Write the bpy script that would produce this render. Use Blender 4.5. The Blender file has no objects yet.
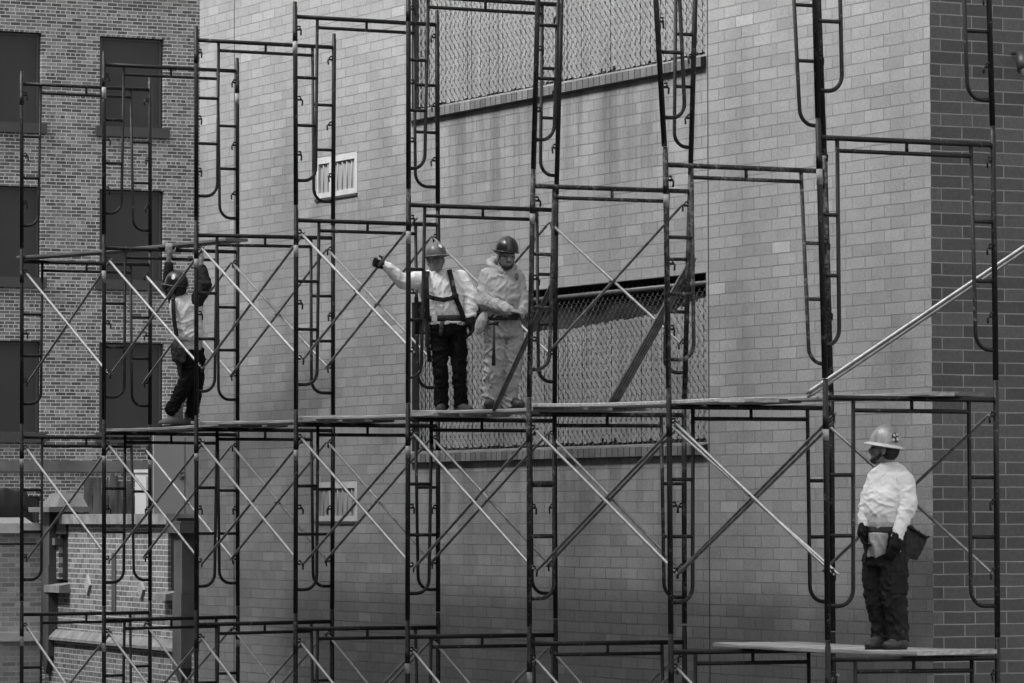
import bpy, math, random
from mathutils import Vector, Matrix, noise
random.seed(7)
R = math.radians
S = bpy.context.scene
COL = S.collection

# ------------------------------------------------------------------ camera
# world axes: x = across the walkway (towards the block building), y = along the
# walkway (away from the viewer), z = up, z 0 = scaffold plank level
CAM = Vector((-17.1148, -28.1140, -0.8805))
RT = Vector((0.88958, -0.45677, -0.00202)).normalized()
FW = Vector((0.45647, 0.88883, 0.04028)).normalized()
UP = RT.cross(FW).normalized()
FPX = 4341.4
cd = bpy.data.cameras.new('camera')
cam = bpy.data.objects.new('camera', cd); COL.objects.link(cam)
M4 = Matrix((RT, UP, -FW)).transposed().to_4x4(); M4.translation = CAM
cam.matrix_world = M4
cd.sensor_width = 36.0; cd.lens = FPX*36/1024
cd.clip_start = 0.5; cd.clip_end = 2000
S.camera = cam

# ------------------------------------------------------------------ light
SUN_EL, SUN_AZ = R(43), R(-86)          # azimuth from +y, clockwise; -90 = from -x
w = bpy.data.worlds.new('World'); S.world = w; w.use_nodes = True
nt = w.node_tree; nt.nodes.clear()
sky = nt.nodes.new('ShaderNodeTexSky'); sky.sky_type = 'NISHITA'; sky.sun_disc = False
sky.sun_elevation = SUN_EL; sky.sun_rotation = SUN_AZ; sky.dust_density = 4.0; sky.air_density = 1.6
bw = nt.nodes.new('ShaderNodeRGBToBW')
bg = nt.nodes.new('ShaderNodeBackground'); bg.inputs[1].default_value = 0.14
wo = nt.nodes.new('ShaderNodeOutputWorld')
nt.links.new(sky.outputs[0], bw.inputs[0]); nt.links.new(bw.outputs[0], bg.inputs[0]); nt.links.new(bg.outputs[0], wo.inputs[0])
sl = bpy.data.lights.new('sun', 'SUN'); sl.energy = 2.7; sl.angle = R(32); sl.color = (1, 1, 1)
so = bpy.data.objects.new('sun', sl); COL.objects.link(so)
sd = Vector((math.sin(SUN_AZ)*math.cos(SUN_EL), math.cos(SUN_AZ)*math.cos(SUN_EL), math.sin(SUN_EL)))
so.rotation_euler = sd.to_track_quat('Z', 'Y').to_euler(); so.location = (-30, 0, 40)
vs = S.view_settings
vs.view_transform = 'Standard'; vs.look = 'None'; vs.gamma = 1; vs.exposure = 1.6; vs.use_curve_mapping = False

# ------------------------------------------------------------------ helpers
def ray(px, py):
    return RT*((px-512)/FPX) + UP*(-(py-341.5)/FPX) + FW
def at(px, py, y=None, x=None, z=None, d=None):
    r = ray(px, py)
    if y is not None: t = (y-CAM.y)/r.y
    elif x is not None: t = (x-CAM.x)/r.x
    elif z is not None: t = (z-CAM.z)/r.z
    else: t = d
    return CAM + r*t

def tag(o, label=None, cat=None, group=None, kind=None):
    if label: o['label'] = label
    if cat: o['category'] = cat
    if group: o['group'] = group
    if kind: o['kind'] = kind
    return o
def thing(name, loc, label, cat, group=None):
    o = bpy.data.objects.new(name, None); COL.objects.link(o); o.location = loc
    o.empty_display_size = 0.1
    return tag(o, label, cat, group)
def root_loc(p):
    v = Vector((0, 0, 0))
    while p: v += Vector(p.location); p = p.parent
    return v

class MB:
    def __init__(s): s.v = []; s.f = []; s.sm = []
    def add(s, vs, fs, smooth=False):
        n = len(s.v); s.v += [Vector(v) for v in vs]
        for f in fs: s.f.append(tuple(n+i for i in f)); s.sm.append(smooth)
        return s
    def box(s, a, b):
        x0, y0, z0 = (min(a[i], b[i]) for i in range(3)); x1, y1, z1 = (max(a[i], b[i]) for i in range(3))
        return s.add([(x0,y0,z0),(x1,y0,z0),(x1,y1,z0),(x0,y1,z0),(x0,y0,z1),(x1,y0,z1),(x1,y1,z1),(x0,y1,z1)],
              [(0,3,2,1),(4,5,6,7),(0,1,5,4),(1,2,6,5),(2,3,7,6),(3,0,4,7)])
    def obox(s, o, ex, ey, ez):
        o, ex, ey, ez = Vector(o), Vector(ex), Vector(ey), Vector(ez)
        v = [o, o+ex, o+ex+ey, o+ey]; v += [p+ez for p in v]
        fs = [(0,3,2,1),(4,5,6,7),(0,1,5,4),(1,2,6,5),(2,3,7,6),(3,0,4,7)]
        if ex.cross(ey).dot(ez) < 0: fs = [tuple(reversed(f)) for f in fs]
        return s.add(v, fs)
    def tube(s, pts, r, n=10, cap=True):
        pts = [Vector(p) for p in pts]
        rs = r if isinstance(r, (list, tuple)) else [r]*len(pts)
        t0 = (pts[1]-pts[0]).normalized()
        a = Vector((0,0,1)) if abs(t0.z) < .9 else Vector((0,1,0))
        u = t0.cross(a).normalized(); vs = []
        for i, p in enumerate(pts):
            if i == 0: t = t0
            elif i == len(pts)-1: t = (pts[i]-pts[i-1]).normalized()
            else: t = ((pts[i+1]-p).normalized()+(p-pts[i-1]).normalized()).normalized()
            u = (u - t*u.dot(t)).normalized(); v = t.cross(u)
            k = 1.0
            if 0 < i < len(pts)-1:
                c = t.dot((p-pts[i-1]).normalized()); k = 1/max(c, .5)
            for j in range(n):
                an = 2*math.pi*j/n
                vs.append(p+(u*math.cos(an)+v*math.sin(an))*rs[i]*(k if n > 4 else 1))
        fs = []
        for i in range(len(pts)-1):
            for j in range(n):
                fs.append((i*n+j, i*n+(j+1)%n, (i+1)*n+(j+1)%n, (i+1)*n+j))
        s.add(vs, fs, True)
        if cap:
            m = len(s.v)-len(vs)
            s.f.append(tuple(m+j for j in reversed(range(n)))); s.sm.append(False)
            s.f.append(tuple(m+(len(pts)-1)*n+j for j in range(n))); s.sm.append(False)
        return s
    def build(s, name, mat, parent=None, world=True):
        off = root_loc(parent) if (parent and world) else Vector((0, 0, 0))
        me = bpy.data.meshes.new(name)
        me.from_pydata([tuple(v-off) for v in s.v], [], s.f)
        me.polygons.foreach_set('use_smooth', s.sm)
        me.materials.append(mat); me.update()
        o = bpy.data.objects.new(name, me); COL.objects.link(o)
        if parent: o.parent = parent
        return o

# ------------------------------------------------------------------ materials
def newmat(name):
    m = bpy.data.materials.new(name); m.use_nodes = True
    n = m.node_tree; b = n.nodes['Principled BSDF']
    return m, n, b
def N(nt, t, **kw):
    n = nt.nodes.new(t)
    for k, v in kw.items(): setattr(n, k, v)
    return n
def g(v): return (v, v, v, 1)
def ramp(nt, src, stops):
    r = N(nt, 'ShaderNodeValToRGB'); e = r.color_ramp.elements
    while len(e) > 1: e.remove(e[-1])
    e[0].position = stops[0][0]; e[0].color = g(stops[0][1])
    for p, v in stops[1:]:
        x = e.new(p); x.color = g(v)
    nt.links.new(src, r.inputs[0]); return r.outputs[0]
def mathn(nt, op, a, b=None, c=None):
    m = N(nt, 'ShaderNodeMath', operation=op)
    for i, v in enumerate((a, b, c)):
        if v is None: continue
        if isinstance(v, (int, float)): m.inputs[i].default_value = v
        else: nt.links.new(v, m.inputs[i])
    return m.outputs[0]
def mixc(nt, fac, a, b, mode='MIX'):
    m = N(nt, 'ShaderNodeMix', data_type='RGBA', blend_type=mode)
    for k, sock, v in ((0, m.inputs[0], fac), (1, m.inputs[6], a), (2, m.inputs[7], b)):
        if isinstance(v, (int, float)):
            sock.default_value = g(v) if k else v
        else: nt.links.new(v, sock)
    return m.outputs[2]
def bump(nt, b, h, strength, dist=0.01):
    n = N(nt, 'ShaderNodeBump'); n.inputs['Strength'].default_value = strength; n.inputs['Distance'].default_value = dist
    nt.links.new(h, n.inputs['Height']); nt.links.new(n.outputs[0], b.inputs['Normal']); return n
def noisen(nt, vec, scale, detail=4, rough=.55):
    n = N(nt, 'ShaderNodeTexNoise'); n.inputs['Scale'].default_value = scale
    n.inputs['Detail'].default_value = detail; n.inputs['Roughness'].default_value = rough
    if vec is not None: nt.links.new(vec, n.inputs['Vector'])
    return n.outputs['Fac']
def objvec(nt, scale=(1,1,1)):
    tc = N(nt, 'ShaderNodeTexCoord'); mp = N(nt, 'ShaderNodeMapping'); mp.inputs['Scale'].default_value = scale
    nt.links.new(tc.outputs['Object'], mp.inputs[0]); return mp.outputs[0]
def posxyz(nt):
    ge = N(nt, 'ShaderNodeNewGeometry'); sp = N(nt, 'ShaderNodeSeparateXYZ')
    nt.links.new(ge.outputs['Position'], sp.inputs[0]); return sp.outputs, ge.outputs['Position']

def plain(name, lo, hi, scale=6, rough=.7, metal=0.0, bmp=0.0, stretch=(1,1,1), detail=5, bscale=None):
    m, nt, b = newmat(name)
    v = objvec(nt, stretch); f = noisen(nt, v, scale, detail)
    nt.links.new(ramp(nt, f, [(.3, lo), (.7, hi)]), b.inputs['Base Color'])
    b.inputs['Roughness'].default_value = rough; b.inputs['Metallic'].default_value = metal
    if rough >= .65: b.inputs['Specular IOR Level'].default_value = .12
    if bmp:
        bump(nt, b, noisen(nt, v, bscale or scale*6, 3), bmp, .006)
    return m
def steel(name, base, chip, lo=.60, hi=.68, rough=.42):
    m, nt, b = newmat(name)
    v = objvec(nt); oi = N(nt, 'ShaderNodeObjectInfo')
    va = N(nt, 'ShaderNodeVectorMath', operation='ADD'); nt.links.new(v, va.inputs[0])
    cx = N(nt, 'ShaderNodeCombineXYZ')
    for i in range(3): nt.links.new(mathn(nt, 'MULTIPLY', oi.outputs['Random'], 37.0), cx.inputs[i])
    nt.links.new(cx.outputs[0], va.inputs[1])
    n1 = noisen(nt, va.outputs[0], 9, 6, .7); n2 = noisen(nt, va.outputs[0], 45, 3, .6)
    f = mathn(nt, 'ADD', mathn(nt, 'MULTIPLY', n1, .62), mathn(nt, 'MULTIPLY', n2, .38))
    fac = ramp(nt, f, [(lo, 0), (hi, 1)])
    n3 = noisen(nt, va.outputs[0], 2.3, 3)
    bc = ramp(nt, n3, [(.35, base*.75), (.7, base*1.7)])
    nt.links.new(mixc(nt, fac, bc, chip), b.inputs['Base Color'])
    nt.links.new(ramp(nt, n1, [(.3, rough-.1), (.7, rough+.2)]), b.inputs['Roughness']); b.inputs['Specular IOR Level'].default_value = .3
    return m
def brickmat(name, axis, origin, brick, mortar, bw_, rh, mo, offset, stops, freq=2, rough=.85, bmp=.6, stain=0.0,
             axis_dir=None, header=False, streaks=None, msmooth=.2):
    """brick pattern on real courses; axis 0/1 = horizontal world axis of the face, or axis_dir = its direction"""
    m, nt, b = newmat(name)
    xyz, pos = posxyz(nt)
    if axis_dir is None: h = xyz[axis]
    else:
        dp = N(nt, 'ShaderNodeVectorMath', operation='DOT_PRODUCT'); nt.links.new(pos, dp.inputs[0]); dp.inputs[1].default_value = axis_dir
        h = dp.outputs['Value']
    hx = mathn(nt, 'SUBTRACT', h, origin[0]); hz = mathn(nt, 'SUBTRACT', xyz[2], origin[1])
    # slight waviness of the courses
    wob = noisen(nt, pos, 3.0, 2)
    hz = mathn(nt, 'ADD', hz, mathn(nt, 'MULTIPLY', mathn(nt, 'SUBTRACT', wob, .5), .012))
    cv = N(nt, 'ShaderNodeCombineXYZ'); nt.links.new(hx, cv.inputs[0]); nt.links.new(hz, cv.inputs[1])
    def bt(width, off):
        t = N(nt, 'ShaderNodeTexBrick', offset=off, offset_frequency=freq, squash=1.0)
        nt.links.new(cv.outputs[0], t.inputs['Vector'])
        t.inputs['Color1'].default_value = g(0); t.inputs['Color2'].default_value = g(1); t.inputs['Mortar'].default_value = g(.5)
        t.inputs['Scale'].default_value = 1; t.inputs['Mortar Size'].default_value = mo/2; t.inputs['Mortar Smooth'].default_value = msmooth
        t.inputs['Bias'].default_value = 0; t.inputs['Brick Width'].default_value = width; t.inputs['Row Height'].default_value = rh
        return t.outputs['Color'], t.outputs['Fac']
    c, fac = bt(bw_, offset)
    if header:
        c2, f2 = bt(bw_/2, .25)
        row = mathn(nt, 'FLOORED_MODULO', mathn(nt, 'FLOOR', mathn(nt, 'DIVIDE', hz, rh)), 6)
        isH = mathn(nt, 'LESS_THAN', row, .5)
        c = mixc(nt, isH, c, c2); fac = mixc(nt, isH, fac, f2)
    tone = ramp(nt, c, stops)
    big = noisen(nt, pos, .9, 5, .65); fine = noisen(nt, pos, 38, 4, .75)
    tone = mixc(nt, 1.0, tone, ramp(nt, big, [(.3, .84), (.7, 1.1)]), 'MULTIPLY')
    tone = mixc(nt, 1.0, tone, ramp(nt, fine, [(.25, .78), (.75, 1.2)]), 'MULTIPLY')
    base = mixc(nt, fac, tone, mixc(nt, 1.0, mortar, ramp(nt, noisen(nt, pos, 2.5, 4, .7), [(.3, .75), (.7, 1.15)]), 'MULTIPLY'))
    if streaks:
        for (ylo, yhi, ztop, zbot, amt) in streaks:
            sv = N(nt, 'ShaderNodeCombineXYZ'); nt.links.new(mathn(nt, 'MULTIPLY', h, 2.6), sv.inputs[0])
            nt.links.new(mathn(nt, 'MULTIPLY', xyz[2], .22), sv.inputs[1])
            sn = ramp(nt, noisen(nt, sv.outputs[0], 1.0, 5, .65), [(.44, 0), (.62, 1)])
            mz = N(nt, 'ShaderNodeMapRange'); mz.inputs[1].default_value = zbot; mz.inputs[2].default_value = ztop
            nt.links.new(xyz[2], mz.inputs[0])
            below = mathn(nt, 'LESS_THAN', xyz[2], ztop)
            my = mathn(nt, 'MULTIPLY', mathn(nt, 'GREATER_THAN', h, ylo), mathn(nt, 'LESS_THAN', h, yhi))
            k = mathn(nt, 'MULTIPLY', mathn(nt, 'MULTIPLY', sn, mz.outputs[0]), mathn(nt, 'MULTIPLY', below, my))
            k = mathn(nt, 'MULTIPLY', k, amt)
            base = mixc(nt, k, base, .06)
    nt.links.new(base, b.inputs['Base Color']); b.inputs['Roughness'].default_value = rough
    b.inputs['Specular IOR Level'].default_value = .25
    hgt = mathn(nt, 'ADD', mathn(nt, 'SUBTRACT', 1.0, fac), mathn(nt, 'MULTIPLY', fine, .22))
    bump(nt, b, hgt, bmp, .026)
    return m

CH = .1016                      # brick course of the block building
Z0 = at(933, 574.5, x=2.05).z - CH
VC, UW = 1.728, 2.05
M = {}
M['side_brick'] = brickmat('pale_brick', 1, (VC, Z0-90*CH), None, .19, .3048, CH, .0105, .667,
    [(0, .242), (.35, .266), (.7, .280), (.95, .298), (.985, .31), (.993, .34), (1, .36)], streaks=[(5.4, 11.4, 3.12, 1.3, .6), (5.4, 11.4, -.33, -2.2, .5), (12.6, 13.9, 2.45, 1.2, .35)], bmp=1.0)
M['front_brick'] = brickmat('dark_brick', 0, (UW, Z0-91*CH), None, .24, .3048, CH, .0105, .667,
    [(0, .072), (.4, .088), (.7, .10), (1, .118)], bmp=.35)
M['sill_brick'] = brickmat('sill_brick', 1, (5.40, -50.0), None, .03, .112, 60.0, .014, 0,
    [(0, .10), (.5, .14), (1, .18)], bmp=.8)
M['far_brick'] = brickmat('old_brick', 0, (0, -20), None, .48, .21, .0677, .0135, .5,
    [(0, .06), (.35, .105), (.7, .155), (1, .24)], header=True, bmp=.4, msmooth=.1)
M['blocker_brick'] = brickmat('sun_blocker_brick', 1, (0, -20), None, .3, .21, .0677, .011, .5, [(0, .1), (1, .2)])  # for the unseen building added to block the sun
M['steel'] = steel('black_scaffold_paint', .009, .14, .565, .68, .48)
M['steel_worn'] = steel('worn_scaffold_paint', .014, .20, .50, .68, .5)
M['galv'] = plain('galvanized_tube', .40, .56, 14, .45, .75, .15)
M['galv_shaded'] = plain('shaded_galvanized_tube', .14, .27, 14, .38, .6, .15)  # darker copy of the galvanized tube, shade put into the colour
M['galv_bundle'] = plain('dirty_tube', .05, .11, 14, .45, .5, .15)
M['galv_mid'] = plain('dull_tube', .20, .34, 14, .42, .7, .15)
M['lock'] = plain('lock_steel', .012, .03, 20, .55, .3)
M['tape'] = plain('pale_tape', .18, .36, 25, .6)
M['wood'] = plain('scaffold_board', .17, .46, 5, .85, 0, .5, (3, .35, 8), 8)
M['wood_pale'] = plain('pale_board', .24, .58, 6, .8, 0, .4, (3.5, .4, 8), 8)
M['wood_dark'] = plain('dark_board', .09, .17, 4, .85, 0, .4, (2, .4, 8))
M['ink'] = plain('stencil_ink', .28, .36, 10)
M['slat'] = plain('privacy_slat', .185, .285, 3, .45, 0, 0, (1, 6, .4))
M['wire'] = plain('fence_wire', .06, .10, 8, .6, .3)
M['rail'] = plain('fence_rail', .16, .24, 8, .5, .5)
M['void'] = plain('dark_recess', .012, .02, 2)
M['stamped'] = plain('stamped_board', .42, .66, 34, .8, 0, .3, (1, .7, 1), 2)
M['tarp'] = plain('dark_cover', .02, .05, 2, .55, 0, .6, (1, 1, 1), 4, 3)
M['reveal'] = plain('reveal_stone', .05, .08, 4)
M['caulk'] = plain('joint_caulk', .05, .09, 5)
M['vent_white'] = plain('white_louver', .42, .54, 6, .5)
M['vent_slat'] = plain('grey_louver', .26, .36, 6, .5, 0, 0, (1, 8, .5))
M['board'] = plain('dark_window_board', .013, .022, .7, .6, 0, .1)
M['board_edge'] = plain('window_sill_paint', .03, .042, 1, .6)
M['stone'] = plain('limestone', .13, .26, 4, .85, 0, .5)
M['stone_mid'] = plain('sandstone', .26, .36, 3, .85, 0, .3)
M['stone_pale'] = plain('pale_limestone', .55, .75, 2.5, .85, 0, .5)
M['stone_dark'] = plain('sooty_stone', .055, .10, 1.6, .85, 0, .5)
M['stone_grey'] = plain('grey_stone', .08, .15, 2, .85, 0, .4)
M['grey_metal'] = plain('grey_painted_metal', .19, .23, .8, .6)
M['white_metal'] = plain('white_painted_metal', .42, .52, 1.5, .65)
M['fence_wood'] = plain('weathered_fence_board', .04, .17, 5, .9, 0, .3, (2, 2, .3))
M['dark_cloth'] = plain('dark_tarpaulin', .012, .03, 2, .7, 0, .8, (1, 1, 1), 4, 2)
M['ground'] = plain('asphalt', .045, .07, 3, .9, 0, .4)
M['concrete'] = plain('concrete', .22, .3, 2, .9, 0, .4)
M['lamp_black'] = plain('lamp_housing', .02, .03, 5, .5)
M['lamp_glass'] = plain('lamp_glass', .35, .45, 5, .2)

# ------------------------------------------------------------------ ground
GZ = -4.05
gm = MB(); gm.add([(-300, -300, GZ), (300, -300, GZ), (300, 300, GZ), (-300, 300, GZ)], [(0, 1, 2, 3)])
tag(gm.build('ground', M['ground']), kind='structure')
sw = MB(); sw.box((-1.5, -6, GZ-.3), (2.04, 19, GZ+.12)); tag(sw.build('pavement', M['concrete']), kind='structure')
GZ2 = GZ+.12

# ------------------------------------------------------------------ block building
TOP = 8.2; VF = 16.9
bb = thing('block_building', (UW, VC, GZ2), 'large block building of pale brick along the scaffold with a darker end wall', 'building')
# side wall with real openings: (y0, y1, z0, z1, depth)
OP = [(5.42, 11.42, 3.236, 6.2, .30), (5.42, 11.42, -.222, 1.285, .30), (12.73, 13.75, 2.49, 2.93, .12), (12.73, 13.75, -.925, -.505, .12)]
def face_with_holes(mb, y0, y1, z0, z1, x, holes):
    ys = sorted({y0, y1, *[h[0] for h in holes], *[h[1] for h in holes]}); zs = sorted({z0, z1, *[h[2] for h in holes], *[h[3] for h in holes]})
    for a, b_ in zip(ys, ys[1:]):
        for c, d in zip(zs, zs[1:]):
            if any(h[0] < (a+b_)/2 < h[1] and h[2] < (c+d)/2 < h[3] for h in holes): continue
            mb.add([(x, a, c), (x, a, d), (x, b_, d), (x, b_, c)], [(0, 1, 2, 3)])
sidew = MB(); face_with_holes(sidew, VC, VF, GZ2, TOP, UW, OP)
sidew.add([(UW, VF, GZ2), (UW, VF, TOP), (9, VF, TOP), (9, VF, GZ2)], [(0, 1, 2, 3)])
sidew.build('side_wall', M['side_brick'], bb)
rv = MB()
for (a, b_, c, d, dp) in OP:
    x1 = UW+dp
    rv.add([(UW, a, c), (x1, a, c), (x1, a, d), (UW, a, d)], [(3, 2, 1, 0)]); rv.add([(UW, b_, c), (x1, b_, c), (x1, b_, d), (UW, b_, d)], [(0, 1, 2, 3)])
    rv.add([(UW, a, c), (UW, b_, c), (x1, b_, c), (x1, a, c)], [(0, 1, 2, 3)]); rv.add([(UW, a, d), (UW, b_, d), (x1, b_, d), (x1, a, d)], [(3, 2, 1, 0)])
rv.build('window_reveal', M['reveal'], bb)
vd = MB()
for (a, b_, c, d, dp) in OP: vd.add([(UW+dp, a, c), (UW+dp, b_, c), (UW+dp, b_, d), (UW+dp, a, d)], [(0, 1, 2, 3)])
vd.build('dark_window', M['void'], bb)
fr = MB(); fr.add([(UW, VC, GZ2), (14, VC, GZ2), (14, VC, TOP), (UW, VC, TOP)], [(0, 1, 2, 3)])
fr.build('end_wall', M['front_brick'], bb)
rf = MB(); rf.box((UW-.05, VC-.05, TOP), (14, VF+.05, TOP+.3)); rf.build('roof', M['concrete'], bb)
for (y, za, zb) in ((5.375, GZ2, TOP), (15.918, GZ2, TOP)):
    cj = MB(); cj.box((UW-.003, y-.007, za), (UW+.01, y+.007, zb)); cj.build('control_joint', M['caulk'], bb)
for (zb, zt) in ((3.125, 3.238), (-.334, -.220)):
    sb = MB()
    sb.add([(UW-.055, 5.40, zb), (UW-.055, 11.43, zb), (UW-.055, 11.43, zt-.03), (UW-.055, 5.40, zt-.03), (UW+.1, 5.40, zb), (UW+.1, 11.43, zb), (UW+.1, 11.43, zt+.005), (UW+.1, 5.40, zt+.005)],
           [(0, 3, 2, 1), (3, 7, 6, 2), (0, 1, 5, 4), (0, 4, 7, 3), (1, 2, 6, 5)])
    sb.build('brick_sill', M['sill_brick'], bb)

# chain-link screens with privacy slats (fixed in the openings)
def screen(z0, z1, ztop_fn, xw, railz=None):
    scr = MB(); rnd = random.Random(3)
    y = 5.50; pitch = .048
    root = None
    k = 0
    while y < 11.36:
        ww = .0495+rnd.uniform(-.003, .001); zt = ztop_fn(y)+rnd.uniform(-.012, .012); zb = z0+.018+rnd.uniform(-.006, .014)
        if rnd.random() < .03: zb += rnd.uniform(.0, .05)
        # woven: the slat passes alternately before and behind the wires
        n = int((zt-zb)/.055)+2; vs = []
        tl = rnd.uniform(-.003, .003)
        for i in range(n):
            z = zb+(zt-zb)*i/(n-1); ph = (i+k) % 2
            dx = (.0025 if ph else -.001)+(.002 if k % 2 else 0)
            vs += [(xw+dx+tl, y, z), (xw+dx-tl+(.002 if ph else .0), y+ww, z)]
        scr.add(vs, [(2*i, 2*i+2, 2*i+3, 2*i+1) for i in range(n-1)], False)
        y += pitch; k += 1
    sl_ = scr.build('privacy_slats', M['slat'], bb)
    sl_['label'] = 'woven grey privacy slats'
    wm = MB(); y = 5.46; k = 0
    while y < 11.42:
        pts = []; z = z0-.02; i = 0            # '/' runs lie before the slats, '\\' runs behind them
        while z < z1:
            sg = 1 if (i+k) % 2 else -1; yc = y+sg*.025
            pts += [(xw+.014, yc-.004*sg, z-.001)]
            if sg < 0: pts += [(xw+.012, yc+.012, z+.011), (xw-.006, yc+.014, z+.0135)]
            else: pts = pts[:-1]+[(xw-.006, yc-.016, z-.0135), (xw+.012, yc-.013, z-.011), (xw+.014, yc, z)]
            z += .045; i += 1
        wm.tube(pts, .0036, 4, False); y += .048; k += 1
    wm.build('wire_mesh', M['wire'], bb)
    for yy, rr_ in ((5.47, .024), (11.34, .03)):
        rl = MB(); rl.tube([(xw+.03, yy, z0-.02), (xw+.03, yy, z1+.02)], rr_); po_ = rl.build('fence_post', M['rail'], bb)
        z = z0+.18
        while yy < 6 and z < z1:
            c_ = MB(); c_.tube([(xw-.015, 5.40, z), (xw-.015, 5.50, z)], .011, 6); c_.build('post_clip', M['rail'], po_); z += .42
    if railz is not None:
        rl = MB(); rl.tube([(xw+.0, 5.44, railz), (xw+.0, 11.40, railz)], .022); rl.build('top_rail', M['rail'], bb)
    br = MB(); br.tube([(xw+.03, 5.44, z0+.01), (xw+.03, 11.4, z0+.01)], .02); br.build('bottom_rail', M['steel'], bb)
screen(3.245, 6.2, lambda y: 6.15, UW+.07)
def lowtop(y):
    t = (y-5.5)/(11.3-5.5)
    return .965 - .05*math.sin(3.1*t+.2)+.025*math.sin(9*t)+(.13*max(0, 1-(y-5.5)/.7))
screen(-.215, 1.29, lowtop, UW+.07, 1.205)
tp = MB(); vs = []; fs = []
ny, nz = 40, 10
for i in range(ny+1):
    for j in range(nz+1):
        y = 5.45+(11.4-5.45)*i/ny; z = .70+(1.12-.70)*j/nz
        vs.append((UW+.17+.05*noise.noise(Vector((y*1.7, z*3, 1)))+.03*math.sin(y*5), y, z))
for i in range(ny):
    for j in range(nz):
        a = i*(nz+1)+j; fs.append((a, a+1, a+nz+2, a+nz+1))
tp.add(vs, fs, True).build('window_cover', M['tarp'], bb)

# louvered vents
for (a, b_, c, d, dp) in OP[2:]:
    vw = MB(); x = UW+.004; f = .05
    vw.box((x, a, d-.075), (x+.05, b_, d)); vw.box((x, a, c), (x+.05, b_, c+.055)); vw.box((x, a, c+.055), (x+.05, a+.07, d-.075)); vw.box((x, b_-f, c+.055), (x+.05, b_, d-.075))
    vw.box((x+.002, b_-.40, c+.055), (x+.048, b_-.31, d-.075))
    vo = vw.build('louver_window', M['vent_white'], bb)
    ls = MB(); y = a+.08; k = 0
    while y < b_-f-.02:
        ls.add([(x+.045, y, c+.055), (x+.02, y+.085, c+.055), (x+.02, y+.085, d-.075), (x+.045, y, d-.075)], [(0, 1, 2, 3)])
        ls.tube([(x+.018, y+.088, c+.05), (x+.018, y+.088, d-.07)], .008, 6); y += .118
    ls.build('louver', M['vent_slat'], vo)
    ss = MB(); ss.box((UW-.018, a-.02, c-.028), (UW+.10, b_+.01, c-.002)); ss.build('vent_sill', M['board_edge'], bb)

# flood lamp on the end wall
lp = at(1021, 62, y=VC-.12)
fl = thing('flood_lamp', lp, 'small dark flood lamp fixed to the dark end wall at the right edge', 'lamp')
m_ = MB(); m_.tube([lp+Vector((0, .12, .08)), lp+Vector((0, .0, .07)), lp+Vector((0, -.02, .04))], .014); m_.build('bracket', M['lamp_black'], fl)
m_ = MB(); m_.tube([lp+Vector((0, -.01, .07)), lp+Vector((0, -.03, .0)), lp+Vector((0, -.06, -.07))], [.05, .06, .065], 16); m_.build('housing', M['lamp_black'], fl)
m_ = MB(); m_.tube([lp+Vector((0, -.055, -.065)), lp+Vector((0, -.075, -.09))], [.05, .035], 16); m_.build('lens', M['lamp_glass'], fl)

# ------------------------------------------------------------------ out-of-view building, added to shade the lower side wall
ob = thing('sun_blocker', (-12, 20, GZ), 'unseen tall brick block, added to shade the lower side wall', 'building')
m_ = MB(); m_.box((-22, -13.5, GZ), (-12, 44, 15.8)); m_.build('wall', M['blocker_brick'], ob)
for k in range(9):
    for l in range(4):
        wn = MB(); wn.box((-12.002, -11+k*6, -2+l*3.4), (-11.96, -9.4+k*6, -.1+l*3.4)); wn.build('window', M['board'], ob)
m_ = MB(); m_.box((-22.1, -13.6, 15.8), (-11.8, 44.1, 16.1)); m_.build('roof', M['concrete'], ob)

# ------------------------------------------------------------------ far brick building (faces the viewer)
YB = 50.2
fb = thing('brick_building', (14, YB, GZ), 'old dark brick building with boarded windows far behind at the left', 'building')
def fx(px, py=250): return at(px, py, y=YB).x
def fz(py, px=130): return at(px, py, y=YB).z
WX = [(fx(99.5), fx(164)), (fx(-22), fx(41.2))]; dxw = WX[0][0]-WX[1][0]
WX += [(WX[1][0]-dxw, WX[1][1]-dxw), (WX[1][0]-2*dxw, WX[1][1]-2*dxw), (WX[0][0]+dxw, WX[0][1]+dxw), (WX[0][0]+2*dxw, WX[0][1]+2*dxw)]
WZ = []
pz = fz(37.5)-fz(190)
for l in range(-4, 5): WZ.append((fz(127)+pz*l, fz(37.5)+pz*l))
WZ = [z for z in WZ if z[0] > GZ+.2]
holes = [(a, b_, c, d) for (a, b_) in WX for (c, d) in WZ]
fm = MB()
xs = sorted({3.5, 24, *[h[0] for h in holes], *[h[1] for h in holes]}); zs = sorted({GZ, 16, *[h[2] for h in holes], *[h[3] for h in holes]})
for a, b_ in zip(xs, xs[1:]):
    for c, d in zip(zs, zs[1:]):
        if any(h[0] < (a+b_)/2 < h[1] and h[2] < (c+d)/2 < h[3] for h in holes): continue
        fm.add([(a, YB, c), (b_, YB, c), (b_, YB, d), (a, YB, d)], [(0, 1, 2, 3)])
for (a, b_, c, d) in holes:
    y1 = YB+.14
    fm.add([(a, YB, c), (a, YB, d), (a, y1, d), (a, y1, c)], [(0, 1, 2, 3)]); fm.add([(b_, YB, c), (b_, YB, d), (b_, y1, d), (b_, y1, c)], [(3, 2, 1, 0)])
    fm.add([(a, YB, d), (b_, YB, d), (b_, y1, d), (a, y1, d)], [(0, 1, 2, 3)])
fm.build('wall', M['far_brick'], fb)
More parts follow.
